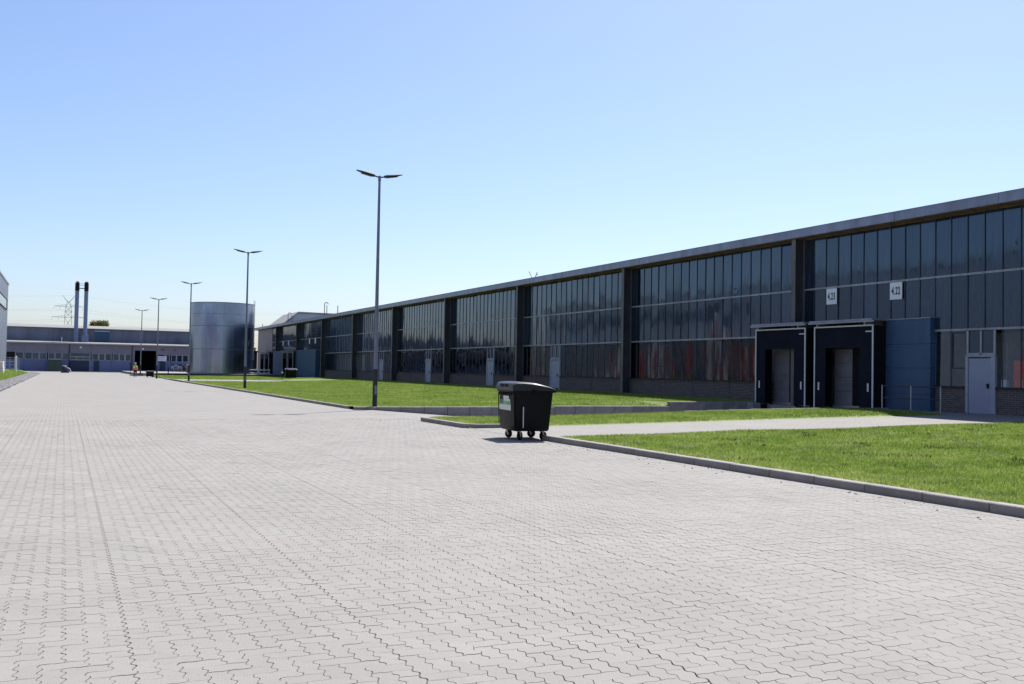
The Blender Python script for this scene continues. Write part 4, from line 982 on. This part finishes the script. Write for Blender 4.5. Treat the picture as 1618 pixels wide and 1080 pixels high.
# ------------------------------------------------------------------ tree, pylon
tr = thing('tree', 'round olive and orange tree crown showing above the far roof', 'tree', (6.9, 226, 0))
tb = MB().tube((0, 0, -.2), (.1, 0, 4.5), .28, .2, 10)
tips = []
for i in range(9):
    a = i * 2.4; p = Vector((.1, 0, 4.2 + .15 * i)); q = p + Vector((math.cos(a) * 1.3, math.sin(a) * 1.3, 2 + .3 * (i % 4))); tb.tube(p, q, .11, .04, 6); tips.append(q)
tb.build('trunk', 'bark', tr)
rt = np.random.default_rng(11); n = 11000; cl = rt.normal(0, 1, (80, 3)); cl *= (rt.random((80, 1)) ** .33) / np.linalg.norm(cl, axis=1)[:, None]; cl = cl * np.array([1.95, 1.8, 1.75]) + np.array([0, 0, 9.3])
c = cl[rt.integers(0, len(cl), n)] + rt.normal(0, .26, (n, 3)); s = rt.uniform(.08, .17, n)[:, None]
d1 = rt.normal(0, 1, (n, 3)); d1 /= np.linalg.norm(d1, axis=1)[:, None]; d2 = np.cross(d1, rt.normal(0, 1, (n, 3))); d2 /= np.linalg.norm(d2, axis=1)[:, None]
V = np.stack([c - d1 * s, c + d2 * s * .6, c + d1 * s, c - d2 * s * .6], 1).reshape(-1, 3)
obj('crown', fast('crown', V, np.arange(4 * n).reshape(-1, 4), 'leaf', np.repeat(rt.random(n), 4)), tr)
py = thing('power_pylon', 'distant steel lattice power pylon with two cross arms behind the chimneys', 'pylon', (1.2, 500, 0))
def lat(zl):
    b = MB()
    for (z0, w0), (z1, w1) in zip(zl[:-1], zl[1:]):
        c0 = [(sx * w0, sy * w0, z0) for sx, sy in ((-1, -1), (1, -1), (1, 1), (-1, 1))]; c1 = [(sx * w1, sy * w1, z1) for sx, sy in ((-1, -1), (1, -1), (1, 1), (-1, 1))]
        for i in range(4):
            j = (i + 1) % 4; b.tube(c0[i], c1[i], .09, n=4); b.tube(c0[i], c1[j], .05, n=4); b.tube(c0[j], c1[i], .05, n=4); b.tube(c1[i], c1[j], .05, n=4)
    return b
lat([(0, 2.6), (6, 2.2), (12, 1.9), (18, 1.65), (23.3, 1.5), (26, 1.4), (28.5, 1.2), (31, .5)]).build('tower', 'steel', py)
for z, L in ((23.3, 7.0), (28.5, 6.2)):
    b = MB()
    for s in (-1, 1):
        for yy in (-.5, .5): b.tube((s * 1.3, yy, z), (s * L, 0, z + .1), .07, n=4); b.tube((s * 1.2, yy, z + .9), (s * L, 0, z + .1), .06, n=4)
        for t in (.3, .55, .8): b.tube((s * (1.3 + (L - 1.3) * t), -.5 * (1 - t), z), (s * (1.2 + (L - 1.2) * t), .5 * (1 - t), z + .9 * (1 - t)), .04, n=4)
        for t in (.6, 1): b.tube((s * L * t, 0, z), (s * L * t, 0, z - 1.3), .06, n=4)
    b.build('cross_arm', 'steel', py)
b = MB()
for s in (-1, 1):
    for yy in (-.3, .3): b.tube((0, yy, 30.3), (s * 2.7, 0, 33.9), .07, n=4)
    b.tube((s * .6, 0, 30.9), (s * 2.2, 0, 33.0), .05, n=4)
b.build('earth_horn', 'steel', py)
for z, L in ((22, 7), (27.2, 6.2), (22, -7), (27.2, -6.2), (33.9, 2.7)):
    b = MB()
    for sgn in (-1, 1):
        p = Vector((L, 0, z))
        for i in range(1, 13):
            t = i / 12; q = Vector((L + sgn * 170 * t, 60 * t * sgn, z - 14 * t * (1 - t) * 1.3 + 2 * t)); b.tube(p, q, .02, n=4, caps=False); p = q
    b.build('wire', 'steel', py)
